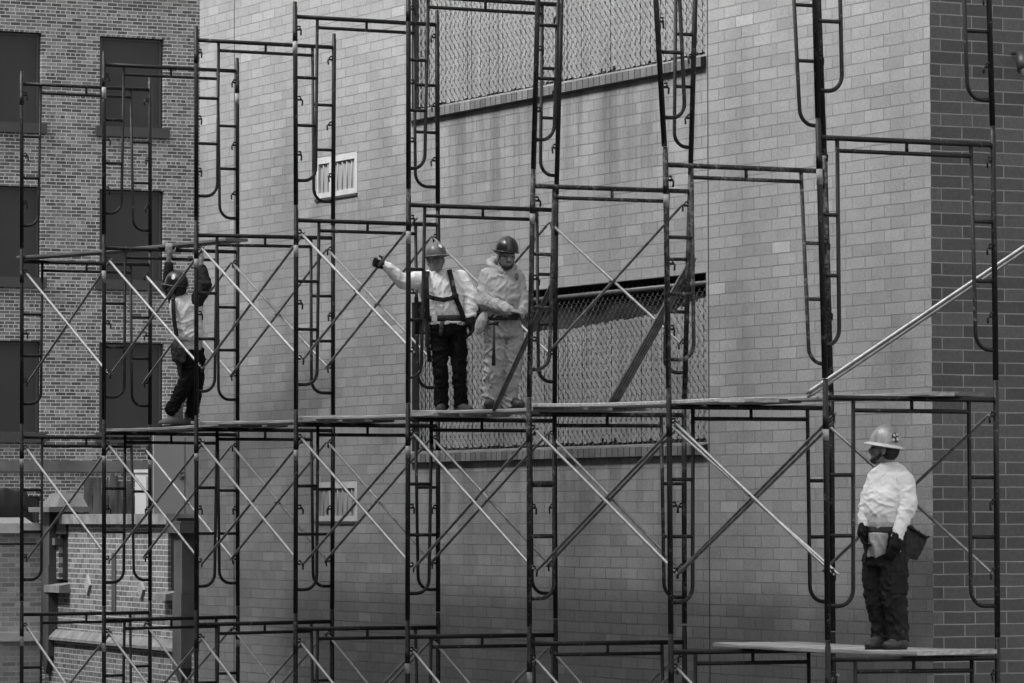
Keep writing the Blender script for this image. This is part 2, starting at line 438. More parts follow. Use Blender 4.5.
for (a, b_, c, d) in holes:
    wn = MB(); wn.box((a-.01, YB+.10, c-.01), (b_+.01, YB+.16, d+.01)); wo_ = wn.build('boarded_window', M['board'], fb)
    wn = MB(); wn.box((a+.03, YB+.085, c+.02), (a+.07, YB+.099, d-.02)); wn.box((b_-.07, YB+.085, c+.02), (b_-.03, YB+.099, d-.02)); wn.box((a+.071, YB+.085, d-.06), (b_-.071, YB+.099, d-.02)); wn.build('frame', M['board_edge'], wo_)
    wn = MB(); wn.box((a-.09, YB-.07, c-.2), (b_+.09, YB+.09, c-.004)); wn.build('sill', M['board_edge'], wo_)
bz = fz(466, 60)
m_ = MB(); m_.box((3.5, YB-.05, bz-.11), (24, YB+.02, bz+.10)); m_.build('stone_band', M['stone_grey'], fb)
m_ = MB(); m_.box((3.5, YB, 16), (24, YB+8, 16.3)); m_.build('roof', M['concrete'], fb)

# ------------------------------------------------------------------ low church-like wall with buttresses
A0 = at(54, 560, d=61.0); A1 = at(176, 560, d=55.5)
cdir = Vector((A1.x-A0.x, A1.y-A0.y, 0)); clen = cdir.length; cdir.normalize(); cn = Vector((cdir.y, -cdir.x, 0))
if cn.dot(CAM-A0) < 0: cn = -cn
ch = thing('chapel', (A0.x, A0.y, GZ), 'low chapel of pale brick with stone buttresses and diamond ornaments, lower left', 'building')
def cpt(px, py, off=0.0):       # point on the chapel's main face (moved out by off)
    r = ray(px, py); p0 = A0+cn*off; t = (p0-CAM).dot(cn)/r.dot(cn); return CAM+r*t
def cst(p): return (p-A0).dot(cdir), p.z
def cbox(mb, s0, s1, z0, z1, o0, o1):
    b0 = Vector((A0.x, A0.y, 0))+cdir*s0+cn*o0
    return mb.obox(b0+Vector((0, 0, z0)), cdir*(s1-s0), cn*(o1-o0), Vector((0, 0, z1-z0)))
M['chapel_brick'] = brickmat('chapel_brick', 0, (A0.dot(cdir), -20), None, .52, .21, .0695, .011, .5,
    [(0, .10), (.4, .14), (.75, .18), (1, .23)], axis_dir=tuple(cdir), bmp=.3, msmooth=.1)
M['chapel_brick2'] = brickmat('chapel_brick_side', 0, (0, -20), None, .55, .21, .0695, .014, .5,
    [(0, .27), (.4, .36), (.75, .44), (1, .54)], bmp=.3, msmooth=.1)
zc = cpt(100, 514).z
zcb = cpt(100, 524).z
zband_t, zband_b = cpt(110, 634).z, cpt(110, 644.5).z
sL = cst(cpt(68, 560))[0]; sR = cst(cpt(168, 560))[0]
m_ = MB(); cbox(m_, sL, sR, zband_b, zcb, -.6, 0); cbox(m_, -.3, clen+1.2, GZ, zband_b, -.6, .05)
zs1 = cpt(60, 579).z
cbox(m_, 0.02, sL, zband_b, zs1-.1, -.6, .0); cbox(m_, sR, clen+.3, zband_b, zs1-.1, -.6, .0)
m_.build('wall', M['chapel_brick'], ch)
m_ = MB(); cbox(m_, sL-.1, sR+.25, zcb, zc, -.65, .10); m_.build('coping', M['stone'], ch)
m_ = MB()
b0 = Vector((A0.x, A0.y, 0)); pr = [(.05, zband_b), (.13, zband_b), (.13, zband_b+.04), (.03, zband_t), (0.0, zband_t)]
s0, s1 = -.05, clen+.6
m_.add([b0+cdir*s0+cn*o+Vector((0, 0, z)) for o, z in pr]+[b0+cdir*s1+cn*o+Vector((0, 0, z)) for o, z in pr], [(i, i+1, i+6, i+5) for i in range(4)])
m_.build('stone_band', M['stone'], ch)
for (px, py) in ((89, 585), (142.5, 589.5)):
    s, z = cst(cpt(px, py)); ww, hh = .30, .155
    d_ = MB(); base = Vector((A0.x, A0.y, 0)); P4 = [(s-ww*.5, z), (s, z-hh), (s+ww*.5, z), (s, z+hh)]
    vs = [base+cdir*a+cn*.004+Vector((0, 0, b_)) for a, b_ in P4]+[base+cdir*(s+(a-s)*.86)+cn*.035+Vector((0, 0, z+(b_-z)*.86)) for a, b_ in P4]
    d_.add(vs, [(4, 5, 6, 7), (0, 1, 5, 4), (1, 2, 6, 5), (2, 3, 7, 6), (3, 0, 4, 7)]); d_.build('diamond_ornament', M['stone_mid'], ch)
s_, z_t = cst(cpt(113.5, 553)); z_b = cpt(113.5, 612).z
m_ = MB(); cbox(m_, s_-.06, s_+.14, z_b, z_t, -.02, .012); m_.build('drain_pipe', M['stone_dark'], ch)
# slit windows beside the buttresses: dark pane, sloping stone sill, capped pier
for (pa, pb, pt, psill, pcap) in ((57, 68, 545, 586, (51, 534)), (167, 175, 530, 594, (170, 547))):
    s0 = cst(cpt(pa, 560))[0]; s1 = cst(cpt(pb, 560))[0]
    wn = MB(); cbox(wn, s0, s1, cpt(pa, psill-6).z, cpt(pa, pt-12).z, -.30, -.04); sw_ = wn.build('slit_window', M['void'], ch)
    z1, z0 = cpt(pa, psill-6).z, cpt(pa, psill+6).z
    wn = MB(); bb0 = Vector((A0.x, A0.y, 0)); pr = [(-.3, z1), (.16, z1-.07), (.16, z0), (-.3, z0)]
    e0, e1 = s0-.1, s1+.12
    wn.add([bb0+cdir*e0+cn*o+Vector((0, 0, z)) for o, z in pr]+[bb0+cdir*e1+cn*o+Vector((0, 0, z)) for o, z in pr], [(0, 1, 5, 4), (1, 2, 6, 5), (2, 3, 7, 6), (0, 3, 2, 1), (4, 5, 6, 7)])
    wn.build('stone_sill', M['stone'], ch)
m_ = MB(); sA = cst(cpt(53, 560))[0]; sB = cst(cpt(60, 560))[0]
cbox(m_, sA, sB, zs1, cpt(55, 545).z, -.3, .02); m_.build('window_pier', M['chapel_brick'], ch)
m_ = MB(); cbox(m_, sA-.02, sB+.02, cpt(55, 545).z, cpt(55, 538).z, -.55, .08); cbox(m_, sA+.02, sB+.01, cpt(55, 538).z, cpt(55, 533).z, -.5, .0); m_.build('pier_cap', M['stone_grey'], ch)
# buttresses: dark stone shafts that taper to a point below
for (pl, pr_, ptop, pkink, pbot, ptip) in ((40, 57.5, 506, 566, 656, 674), (174, 195, 526, 594, 668, 686)):
    s1 = cst(cpt(pr_, 590))[0]; s0 = s1-.35; ow = (pr_-pl-8)/70.0
    zt, zk, zb, ztp = (cpt(pr_, p).z for p in (ptop, pkink, pbot, ptip))
    bt = MB()
    cbox(bt, s0, s1, zk, zt, -.3, ow-.015); cbox(bt, s0-.015, s1+.015, zb, zk-.004, -.3, ow)
    base = Vector((A0.x, A0.y, 0))
    v8 = [base+cdir*a+cn*o+Vector((0, 0, zb)) for a, o in ((s0-.015, -.0), (s1+.015, -.0), (s1+.015, ow), (s0-.015, ow))]
    tip = [base+cdir*((s0+s1)/2+dx)+cn*o+Vector((0, 0, ztp)) for dx, o in ((-.03, .08), (.03, .08), (.03, .13), (-.03, .13))]
    bt.add(v8+tip, [(0, 1, 5, 4), (1, 2, 6, 5), (2, 3, 7, 6), (3, 0, 4, 7), (4, 5, 6, 7)])
    bo = bt.build('buttress', M['stone_dark'], ch)
    if pl == 40:
        cp = MB(); zc1, zc2 = cpt(54, 512).z, cpt(54, 507).z
        cbox(cp, s0-.14, s1+.60, zc1, zc2, -.3, .29); cp.build('cap', M['stone_grey'], bo)
        k = MB(); zt2 = cpt(54, 493).z; lo = [(s0-.05, -.3), (s1+.5, -.3), (s1+.5, .15), (s0-.05, .15)]; hi = [(s0+.15, -.25), (s1+.3, -.25), (s1+.3, .03), (s0+.15, .03)]
        k.add([base+cdir*a_+cn*o_+Vector((0, 0, zc2+.002)) for a_, o_ in lo]+[base+cdir*a_+cn*o_+Vector((0, 0, zt2)) for a_, o_ in hi], [(0, 3, 2, 1), (4, 5, 6, 7), (0, 1, 5, 4), (1, 2, 6, 5), (2, 3, 7, 6), (3, 0, 4, 7)])
        k.build('sloped_top', M['stone_grey'], bo)
        k = MB(); cbox(k, s1+.004, s1+.55, cpt(60, 534).z, zc1-.004, -.3, .03); k.build('buttress_shoulder', M['stone_dark'], bo)
    else:
        cp = MB(); cbox(cp, s0-.12, s1+.15, cpt(190, 533).z, cpt(190, 524).z, -.3, ow+.06); cbox(cp, s0-.06, s1+.06, cpt(190, 523.5).z, cpt(190, 521).z, -.3, ow+.02); cp.build('cap', M['stone_dark'], bo)
# left wing of the chapel, turned to face the viewer
wl = at(40, 560, d=61.3)
def wbox(mb, x0, x1, z0, z1, y0, y1): mb.box((x0, y0, z0), (x1, y1, z1))
lz = lambda p: at(20, p, y=wl.y).z
m_ = MB(); wbox(m_, wl.x-6, wl.x+.02, GZ, lz(641), wl.y-.04, wl.y+.5); wbox(m_, wl.x-6, wl.x+.02, lz(641), lz(545), wl.y, wl.y+.5); wbox(m_, wl.x-6, wl.x+.02, lz(543), lz(533), wl.y-.0, wl.y+.5); m_.build('wall', M['chapel_brick2'], ch)
m_ = MB(); wbox(m_, wl.x-6, wl.x+.0, lz(533), lz(523), wl.y-.10, wl.y+.55); m_.build('coping', M['stone_pale'], ch)
m_ = MB(); wbox(m_, wl.x-6, wl.x+.02, lz(544.9), lz(543.1), wl.y+.02, wl.y+.5); m_.build('ledge', M['stone_dark'], ch)
m_ = MB(); wbox(m_, wl.x-6, wl.x-.02, lz(640.9), lz(632), wl.y-.11, wl.y+.1); m_.build('stone_band', M['stone_pale'], ch)

# things standing behind the chapel's parapet
def block(px0, px1, py0, py1, d, dep=.5):
    a = at(px0, py1, d=d); b_ = at(px1, py0, y=a.y); return a, b_
a, b_ = block(152, 203, 434, 530, 64)
sh = thing('utility_cabinet', (a.x, a.y, a.z), 'plain grey metal cabinet with door, behind the chapel parapet', 'cabinet')
m_ = MB(); m_.box((a.x, a.y, GZ), (b_.x, a.y+.10, b_.z)); m_.build('body', M['grey_metal'], sh)
dA = at(153, 515, y=a.y).x; dB = at(184.3, 515, y=a.y).x; dC = at(202, 515, y=a.y).x
m_ = MB(); m_.box((dA, a.y-.025, a.z-.2), (dB-.008, a.y-.003, b_.z-.03)); do = m_.build('door', M['grey_metal'], sh)
hd = at(185, 476, y=a.y-.03)
h_ = MB(); h_.tube([(dB-.04, a.y-.026, hd.z), (dB-.04, a.y-.075, hd.z), (dB-.09, a.y-.085, hd.z-.01)], .018); h_.box((dB-.075, a.y-.034, hd.z-.06), (dB-.015, a.y-.0255, hd.z+.06)); h_.build('handle', M['stone_dark'], do)
m_ = MB(); m_.box((dB+.008, a.y-.022, a.z-.2), (dC, a.y-.003, b_.z-.03)); m_.build('side_panel', M['grey_metal'], sh)
a, b_ = block(135, 147.5, 473, 525, 63)
wb = thing('white_cabinet', (a.x, a.y, a.z), 'small white metal box with lid, left of the grey cabinet', 'cabinet')
m_ = MB(); m_.box((a.x, a.y, GZ), (b_.x, a.y+.12, b_.z-.0)); m_.build('body', M['white_metal'], wb)
m_ = MB(); m_.box((a.x-.012, a.y-.02, b_.z+.003), (b_.x+.012, a.y+.14, b_.z+.05)); m_.build('lid', M['white_metal'], wb)
m_ = MB(); m_.box((a.x+.02, a.y-.014, GZ+1), (b_.x-.02, a.y-.002, b_.z-.04)); m_.build('panel', M['white_metal'], wb)
wb.rotation_euler = (0, 0, R(-38))
a, b_ = block(84, 134, 479, 530, 66)
wf = thing('board_fence', (a.x, a.y, a.z), 'weathered upright board fence behind the chapel parapet', 'fence')
m_ = MB(); x = a.x; rr = random.Random(5)
while x < b_.x-.02:
    wdt = rr.uniform(.10, .15); top = b_.z+rr.uniform(-.07, .06); m_.box((x, a.y+rr.uniform(-.012, .012), GZ), (min(x+wdt, b_.x), a.y+.03, top)); x += wdt+.012
m_.build('boards', M['fence_wood'], wf)
m_ = MB(); m_.box((a.x, a.y+.034, b_.z-.35), (b_.x, a.y+.09, b_.z-.25)); m_.build('fence_rail', M['fence_wood'], wf)
# dark covered heap and pale ledge behind the left wing
a, b_ = block(-30, 33, 489, 528, 64)
dk = MB(); vs = []; fs = []
for i in range(31):
    t = i/30; x = a.x+(b_.x-a.x)*t
    zt = b_.z+.05*noise.noise(Vector((t*6, 0, 0)))-(.22 if t > .9 else 0)*((t-.9)/.1)
    for j, (yy, zz) in enumerate(((0, GZ), (0, a.z), (.01, (a.z+zt)/2), (.03, zt-.03), (.06, zt), (1.2, zt), (1.3, GZ))):
        vs.append((x, a.y+yy+.04*noise.noise(Vector((t*9, j*1.3, 4))), zz))
for i in range(30):
    for j in range(6): fs.append((i*7+j, (i+1)*7+j, (i+1)*7+j+1, i*7+j+1))
fs += [tuple(range(7)), tuple(reversed(range(210, 217)))]
dk.add(vs, fs, True)
tag(dk.build('tarpaulin_heap', M['dark_cloth']), 'dark covered heap behind the parapet at the left edge', 'heap')
p0 = at(-25, 524, d=62.3); p1 = at(25, 517.5, y=p0.y); p2 = at(34, 524, y=p0.y)
m_ = MB(); m_.add([p0, (p2.x, p0.y, p0.z), (p1.x, p0.y, p1.z), (p0.x, p0.y, p1.z), (p0.x, p0.y+.5, p0.z), (p2.x, p0.y+.5, p0.z), (p1.x, p0.y+.5, p1.z), (p0.x, p0.y+.5, p1.z)],
    [(0, 1, 2, 3), (1, 5, 6, 2), (3, 2, 6, 7), (4, 7, 6, 5), (0, 3, 7, 4), (0, 4, 5, 1)])
tag(m_.build('stone_slab', M['stone_pale']), 'pale stone slab lying on the parapet below the dark heap', 'slab')

# ------------------------------------------------------------------ scaffold frames
W = 1.524; BAY = 2.438
FV = {i: (8-i)*BAY for i in range(1, 9)}
# (x, z) of the header joints at the four levels, measured: front leg, back leg
NODES = {(1, 0): [(-0.002, -1.951), (-0.007, 0.009), (-0.012, 1.952), (-0.018, 3.926)], (1, 1): [(1.524, -1.948), (1.521, 0.004), (1.522, 1.955), (1.515, 3.926)],
 (2, 0): [(-0.005, -1.964), (-0.008, 0.009), (-0.012, 1.965), (-0.016, 3.912)], (2, 1): [(1.53, -1.95), (1.526, 0.0), (1.525, 1.963), (1.52, 3.911)],
 (3, 0): [(0.014, -1.96), (0.012, 0.0), (0.01, 1.959), (0.008, 3.933)], (3, 1): [(1.514, -1.947), (1.526, 0.0), (1.526, 1.972), (1.538, 3.93)],
 (4, 0): [(0.003, -1.949), (0.009, 0.0), (0.009, 1.96), (-0.002, 3.918)], (4, 1): [(1.519, -1.955), (1.521, 0.0), (1.524, 1.959), (1.516, 3.914)],
 (5, 0): [(0.011, -1.966), (0.019, 0.0), (0.026, 1.949), (0.028, 3.858)], (5, 1): [(1.524, -1.971), (1.519, 0.0), (1.54, 1.947), (1.60, 3.855)],
 (6, 0): [(-0.01, -1.969), (-0.01, -0.008), (0.033, 1.954), (0.097, 3.929)], (6, 1): [(1.509, -1.975), (1.513, 0.0), (1.581, 1.957), (1.65, 3.931)],
 (7, 0): [(0.008, -1.975), (-0.003, 0.0), (-0.027, 1.957), (-0.150, 3.915)], (7, 1): [(1.531, -1.98), (1.528, 0.005), (1.477, 1.955), (1.402, 3.916)],
 (8, 0): [(-0.002, -1.963), (-0.012, 0.014), (-0.063, 1.984), (-0.109, 3.916)], (8, 1): [(1.524, -1.977), (1.525, 0.011), (1.513, 1.985), (1.463, 3.92)]}
ORD = ['', 'leftmost', 'second from left', 'third from left', 'fourth from left', 'fifth from left', 'third from right', 'second from right', 'rightmost']
TIER = ['bottom tier at the lower picture edge', 'tier below the plank walkway', 'tier above the plank walkway', 'top tier']
JT = .145                                   # leg joint above the header
frnd = random.Random(11)
def node(i, s, l):
    if l < 0: a = NODES[i, s][0]; return Vector((a[0], FV[i], -3.86))
    a = NODES[i, s][l]; return Vector((a[0], FV[i], a[1]))
INSET = {(8, 2): (.165, .205), (8, 1): (.245, .25), (6, 3): (.20, .20), (5, 3): (.20, .20), (5, 2): (.165, .20), (6, 2): (.205, .22)}
def make_frame(i, t):
    f0, f1, b0, b1 = node(i, 0, t-1), node(i, 0, t), node(i, 1, t-1), node(i, 1, t)
    base = f0+Vector((0, 0, JT if t else 0))
    root = thing('scaffold', base, 'black tubular scaffold frame, %s, in the %s' % (ORD[i], TIER[t]), 'scaffold', 'walk-through scaffold frames')
    worn = (i, t) in ((6, 1), (7, 2), (6, 2))
    mt = M['steel_worn'] if worn else M['steel']
    lo = JT if t else 0.0
    def leg(a, b_):                                       # point on a leg, z measured down from the header
        d = (b_-a); return lambda dz: b_-d*(dz/(d.z))
    F, B = leg(f0, f1), leg(b0, b1)
    for q in (F, B):
        hb = (f1.z-f0.z)
        m = MB(); m.tube([q(hb-lo-.002) if t else q(hb), q(-JT+.05), q(-JT+.048), q(-JT+.002)], [.0225, .0225, .0195, .0195] if t == 3 or True else .0225, 12); m.build('leg', mt, root)
    H = lambda u, dz: F(dz).lerp(B(dz), u)
    m = MB(); m.tube([H(.013, 0), H(.987, 0)], .021, 10); m.build('header', mt, root)
    il, ir = INSET.get((i, t), (.235+frnd.uniform(-.015, .01), .235+frnd.uniform(-.01, .015)))
    wl = (B(0)-F(0)).x
    ul, ur = il/wl, 1-ir/wl
    sl_, sr = frnd.uniform(-.03, -.005)/wl, frnd.uniform(.005, .03)/wl       # inner posts lean a little
    dch = .094; hbend = 1.575
    m = MB(); m.tube([H(ul, dch), H(ur, dch)], .0165, 8); m.build('lower_header', mt, root)
    m = MB(); m.tube([H(.5, .018), H(.5, dch-.014)], .014, 8); m.build('header_strut', mt, root)
    for side in (0, 1):
        u0 = ul if side == 0 else ur; u1 = u0+(sl_ if side == 0 else sr); ue = 0.014 if side == 0 else .986
        r = .14/wl*(1 if side == 0 else -1); k = side*.012
        pts = [H(u0, .015), H(u1, hbend-.13+k)]
        for q in range(1, 7):
            an = q/6*math.pi/2; pts.append(H(u1-r*(1-math.cos(an))*.9, hbend-.13+k+.13*math.sin(an)))
        pts.append(H(ue, hbend+k))
        m = MB(); m.tube(pts, .0165, 8); m.build('ladder_post', mt, root)
        for dz in (.585, 1.045):
            uu = u0+(u1-u0)*dz/hbend
            m = MB(); a, b_ = (H(ue, dz+k), H(uu, dz+k)); m.tube([a, b_], .0155, 8); m.build('rung', mt, root)
        q = F if side == 0 else B; sx = 1 if side == 0 else -1
        for dz in (.125, .80, 1.33):
            p = q(dz); m = MB(); tw = frnd.uniform(-.012, .012)
            m.tube([p+Vector((sx*.018, 0, 0)), p+Vector((sx*.062, 0, .0))], .0105, 6)
            m.tube([p+Vector((sx*.048, -.004, .018)), p+Vector((sx*(.066+tw), -.008, -.012)), p+Vector((sx*(.062+tw), -.008, -.055))], .0085, 5)
            m.tube([p+Vector((sx*.024, -.012, .03)), p+Vector((sx*.050, -.012, .028))], .009, 5)
            m.build('brace_lock', M['lock'], root)
        # plate and pale tape under the header on some legs
        if side == 0 or frnd.random() < .25:
            a, b_ = q(.17), q(.30); m = MB(); m.tube([q(.10), q(.235)], .0245, 10); m.build('stud_plate', mt, root)
            if frnd.random() < .75:
                m = MB(); m.tube([q(.24), q(.335+frnd.uniform(-.02, .03))], .0238, 10); m.build('tape_band', M['tape'], root)
    if t == 0:
        for q in (f0, b0):
            m = MB(); m.tube([Vector((q.x, q.y, GZ2+.012)), Vector((q.x, q.y, q.z+.02))], .017, 8); m.build('base_screw', M['lock'], root)
            m = MB(); m.box((q.x-.075, q.y-.075, GZ2+.002), (q.x+.075, q.y+.075, GZ2+.012)); m.build('base_plate', M['lock'], root)
    return root
for i in range(1, 9):
    for t in range(4): make_frame(i, t)

# ------------------------------------------------------------------ cross braces
NUM = ['', 'first', 'second', 'third', 'fourth', 'fifth', 'sixth', 'seventh', 'eighth']
def legpt(i, s, t, dz):
    a, b_ = node(i, s, t-1), node(i, s, t); d = b_-a; p = b_-d*(dz/d.z)
    return p+Vector((.052 if s == 0 else -.052, 0, 0))
TN = ['bottom tier', 'below the walkway', 'above the walkway']
def brace_bar(a, b_, off, mt, root, name='bar'):
    d = (b_-a).normalized(); m = MB()
    o = Vector((off, 0, 0)); a, b_ = a+o, b_+o
    e = .06; mid = .012
    m.tube([a-d*.02, a+d*e*.6, a+d*e, b_-d*e, b_-d*e*.6, b_+d*.02], [.009, .010, .0135, .0135, .010, .009], 8)
    return m.build(name, mt, root)
def cross_brace(i, s, t, dbl=False, mats=('galv', 'galv_shaded')):
    # between frame i (farther) and i+1 (nearer)
    T0, B0 = legpt(i, s, t, .125), legpt(i, s, t, 1.33); T1, B1 = legpt(i+1, s, t, .125), legpt(i+1, s, t, 1.33)
    root = thing('cross_brace', B0, '%s cross brace between %s and %s frames from left, %s side, %s' % ('doubled galvanized' if dbl else 'galvanized', NUM[i], NUM[i+1], 'wall' if s else 'street', TN[t]), 'cross brace', 'galvanized cross braces')
    sgn = 1 if s == 0 else -1
    brace_bar(T0, B1, 0, M[mats[0]], root); brace_bar(B0, T1, .028*sgn, M[mats[1]], root)  # second bar's upper side turns away: its shade is painted by the darker copy
    if dbl:
        brace_bar(T0+Vector((0, .02, -.045)), B1+Vector((0, -.06, .0)), .004, M[mats[0]], root); brace_bar(B0+Vector((0, .03, -.03)), T1+Vector((0, .0, -.055)), .026*sgn, M[mats[1]], root)
    c = (T0+B1)/2; m = MB(); m.tube([c+Vector((-.02, 0, 0)), c+Vector((.05*sgn, 0, 0))], .008, 6); m.build('pivot_bolt', M['lock'], root)
for i in (1, 2, 3, 4): cross_brace(i, 0, 2)
for i in (1, 2, 3, 4): cross_brace(i, 1, 2, mats=('galv' if i < 2 else 'galv_mid', 'galv_shaded'))
cross_brace(5, 1, 2, mats=('galv_mid', 'galv_shaded'))
for i in range(1, 7): cross_brace(i, 0, 1)
cross_brace(7, 0, 1, dbl=True)
for i in range(1, 6): cross_brace(i, 1, 1, mats=('galv' if i < 2 else 'galv_mid', 'galv_shaded'))
cross_brace(7, 1, 1, mats=('galv_mid', 'galv_shaded'))
for i in range(1, 8): cross_brace(i, 0, 0)
for i in range(1, 6): cross_brace(i, 1, 0, mats=('galv_mid', 'galv_shaded'))

# folded braces leaning on the scaffold
def folded(a, b_, wdir, n, label, mt='galv', gap=.03, r=.0135):
    root = thing('folded_brace', a, label, 'folded brace', 'folded braces leaning on the scaffold')
    a, b_ = Vector(a), Vector(b_); wdir = Vector(wdir)
    for k in range(n):
        o = wdir*gap*k; m = MB(); d = (b_-a).normalized(); sh_ = d*random.Random(k).uniform(-.05, .05)
        m.tube([a+o, a+o+d*.05, b_+o+sh_-d*.07, b_+o+sh_], [.009, r, r, .008], 8); m.build('bar', M[mt], root)
    return root
def ax(px, py, y=None, x=None, z=None): return at(px, py, y=y, x=x, z=z)
folded(ax(609, 403, y=5.15), ax(688, 263, y=4.95), (.97, -.2, .12), 4, 'bundle of dull folded cross braces leaning on the sixth frame beside the screen', 'galv_bundle', .026, .014)
folded(ax(493, 411, y=5.75), ax(552, 283, y=4.92), (.8, -.2, .25), 2, 'dark folded brace leaning in front of the hooded worker', 'galv_bundle', .024, .0155)
folded(ax(806, 394, y=1.35), ax(1034, 240, y=.60), (.35, 0, -.8), 2, 'long bright folded brace leaning diagonally past the dark end wall', 'galv_mid', .034, .016)

# ------------------------------------------------------------------ planks
def plank(x0, wid, ya, yb, za, zb, mt, label, th=.033, xa=None, name='scaffold_plank', grp='planks of the upper walkway'):
    """from far end (ya) to near end (yb); za/zb = underside heights; xa = x shift of the near end"""
    sx = 0 if xa is None else xa
    v = [(x0+sx, yb, zb), (x0+wid+sx, yb, zb), (x0+wid, ya, za), (x0, ya, za)]
    v = [Vector(p) for p in v]; e = .006; vs = []
    nseg = 8; prof = [(e, 0), (wid-e, 0), (wid, e), (wid, th-e), (wid-e, th), (e, th), (0, th-e), (0, e)]
    pts = []
    for k in range(nseg+1):
        t = k/nseg; cx = x0+sx*(1-t); y = yb+(ya-yb)*t; z = zb+(za-zb)*t-.012*math.sin(math.pi*t)
        pts += [(cx+a, y, z+b_) for a, b_ in prof]
    m = MB(); m.add(pts, [(k*8+j, k*8+(j+1) % 8, (k+1)*8+(j+1) % 8, (k+1)*8+j) for k in range(nseg) for j in range(8)]+[tuple(reversed(range(8))), tuple(nseg*8+j for j in range(8))])
    o = m.build(name, mt, None)
    loc = Vector((x0+sx, yb, zb))
    for vv in o.data.vertices: vv.co -= loc
    o.location = loc
    tag(o, label, 'plank', grp)
    return o
HT = .0225
names5 = ['street-side edge', 'middle', 'wall-side edge']
def deck(i, ya, yb, xs, mats, zs=(.034, 0), nm='frames', wid=.235):
    for k, x in enumerate(xs):
        plank(x, wid, ya-(0 if k == 0 else prnd.uniform(-.08, .1)), yb-(0 if k == 0 else prnd.uniform(-.1, .1)), HT+zs[0], HT+zs[1], M[mats[k % len(mats)]],
              'walkway plank between %s and %s frames from left, %s' % (NUM[i], NUM[i+1], names5[k]))
prnd = random.Random(4)
XS = [.06, .34, .62]
deck(2, 14.80, 11.75, XS, ['wood', 'wood_dark', 'wood', 'wood', 'wood_dark'], (.002, .001))
deck(3, 12.45, 9.40, XS, ['wood', 'wood', 'wood_dark', 'wood', 'wood'])
deck(4, 9.92, 6.87, XS, ['wood_pale', 'wood', 'wood', 'wood_dark', 'wood'])
deck(5, 7.50, 4.45, [.10, .38, .66], ['wood', 'wood_pale', 'wood', 'wood', 'wood'])
deck(6, 5.02, 1.72, [.05, .33, .61], ['stamped', 'wood', 'wood_dark'])
deck(7, 2.72, -.30, [.72, .97], ['wood', 'wood_dark', 'wood'], (.036, .006))
LZ = -1.975+.0225
for k, x in enumerate((.64, .90, 1.16)):
    plank(x, .24, 2.86-.05*k, -.24+.03*k, LZ+.004, LZ+.016, M[['wood_pale', 'wood_pale', 'wood'][k]],
          'pale plank on the lower walkway under the white-shirted worker, %s' % ('street side', 'middle one', 'wall side')[k], grp='planks of the lower walkway')
plank(-.02, .25, 17.22, 13.45, 1.965+.024, 1.965+.03, M['wood_dark'], 'plank lifted onto the upper tier by the far left worker', xa=.90, grp='planks of the top tier')
# ------------------------------------------------------------------ people
def prj(p):
    q = Vector(p)-CAM; d = q.dot(FW); return 512+FPX*q.dot(RT)/d, 341.5-FPX*q.dot(UP)/d, FPX/d
YAW = math.atan2(RT.y, RT.x)
M['skin'] = plain('skin', .18, .24, 30, .5); M['skin_dark'] = plain('skin_tan', .17, .23, 30, .5)
M['hair'] = plain('dark_hair', .008, .02, 60, .6)
M['eye'] = plain('eye', .01, .015, 5, .2)
M['shirt_white'] = plain('white_cotton', .66, .76, 14, .9, 0, .25, (1, 1, 1), 4, 90)
M['hem_grey'] = plain('grey_hem_cotton', .34, .44, 14, .9)
M['shirt_grey'] = plain('pale_hooded_cotton', .32, .41, 14, .9, 0, .25, (1, 1, 1), 4, 90)
M['vest'] = plain('pale_vest', .55, .68, 12, .9, 0, .25, (1, 1, 1), 4, 90)
M['trousers_black'] = plain('black_denim', .004, .008, 20, .85, 0, .2)
M['trousers_dark'] = plain('dark_work_trousers', .016, .028, 14, .85, 0, .25)
M['trousers_pale'] = plain('pale_work_trousers', .26, .36, 10, .9, 0, .25)
M['glove_dark'] = plain('dark_glove', .008, .016, 25, .8, 0, .3)
M['leather'] = plain('dark_leather', .03, .055, 10, .65, 0, .3)
M['suede'] = plain('pale_suede', .30, .40, 12, .9, 0, .3)
M['boot_dark'] = plain('dark_boot', .02, .04, 14, .55, 0, .3)
M['boot_tan'] = plain('tan_boot', .09, .14, 14, .65, 0, .3)
M['boot_grey'] = plain('grey_boot', .035, .065, 14, .65, 0, .3)
M['sole'] = plain('rubber_sole', .02, .03, 14, .8)
M['webbing'] = plain('black_webbing', .012, .022, 30, .7)
M['hat_grey'] = plain('grey_hard_hat', .085, .115, 6, .35, 0, 0)
M['hat_black'] = plain('dark_hard_hat', .010, .018, 6, .28)
M['hat_pale'] = plain('scuffed_pale_hard_hat', .15, .48, 11, .42, .15, .1)
M['hat_brim'] = plain('pale_hat_brim', .48, .60, 9, .4)
M['sticker'] = plain('round_sticker', .60, .72, 20, .5)
M['sticker_dark'] = plain('dark_sticker', .03, .05, 20, .5)
M['buckle'] = plain('steel_buckle', .4, .5, 10, .3, .8)

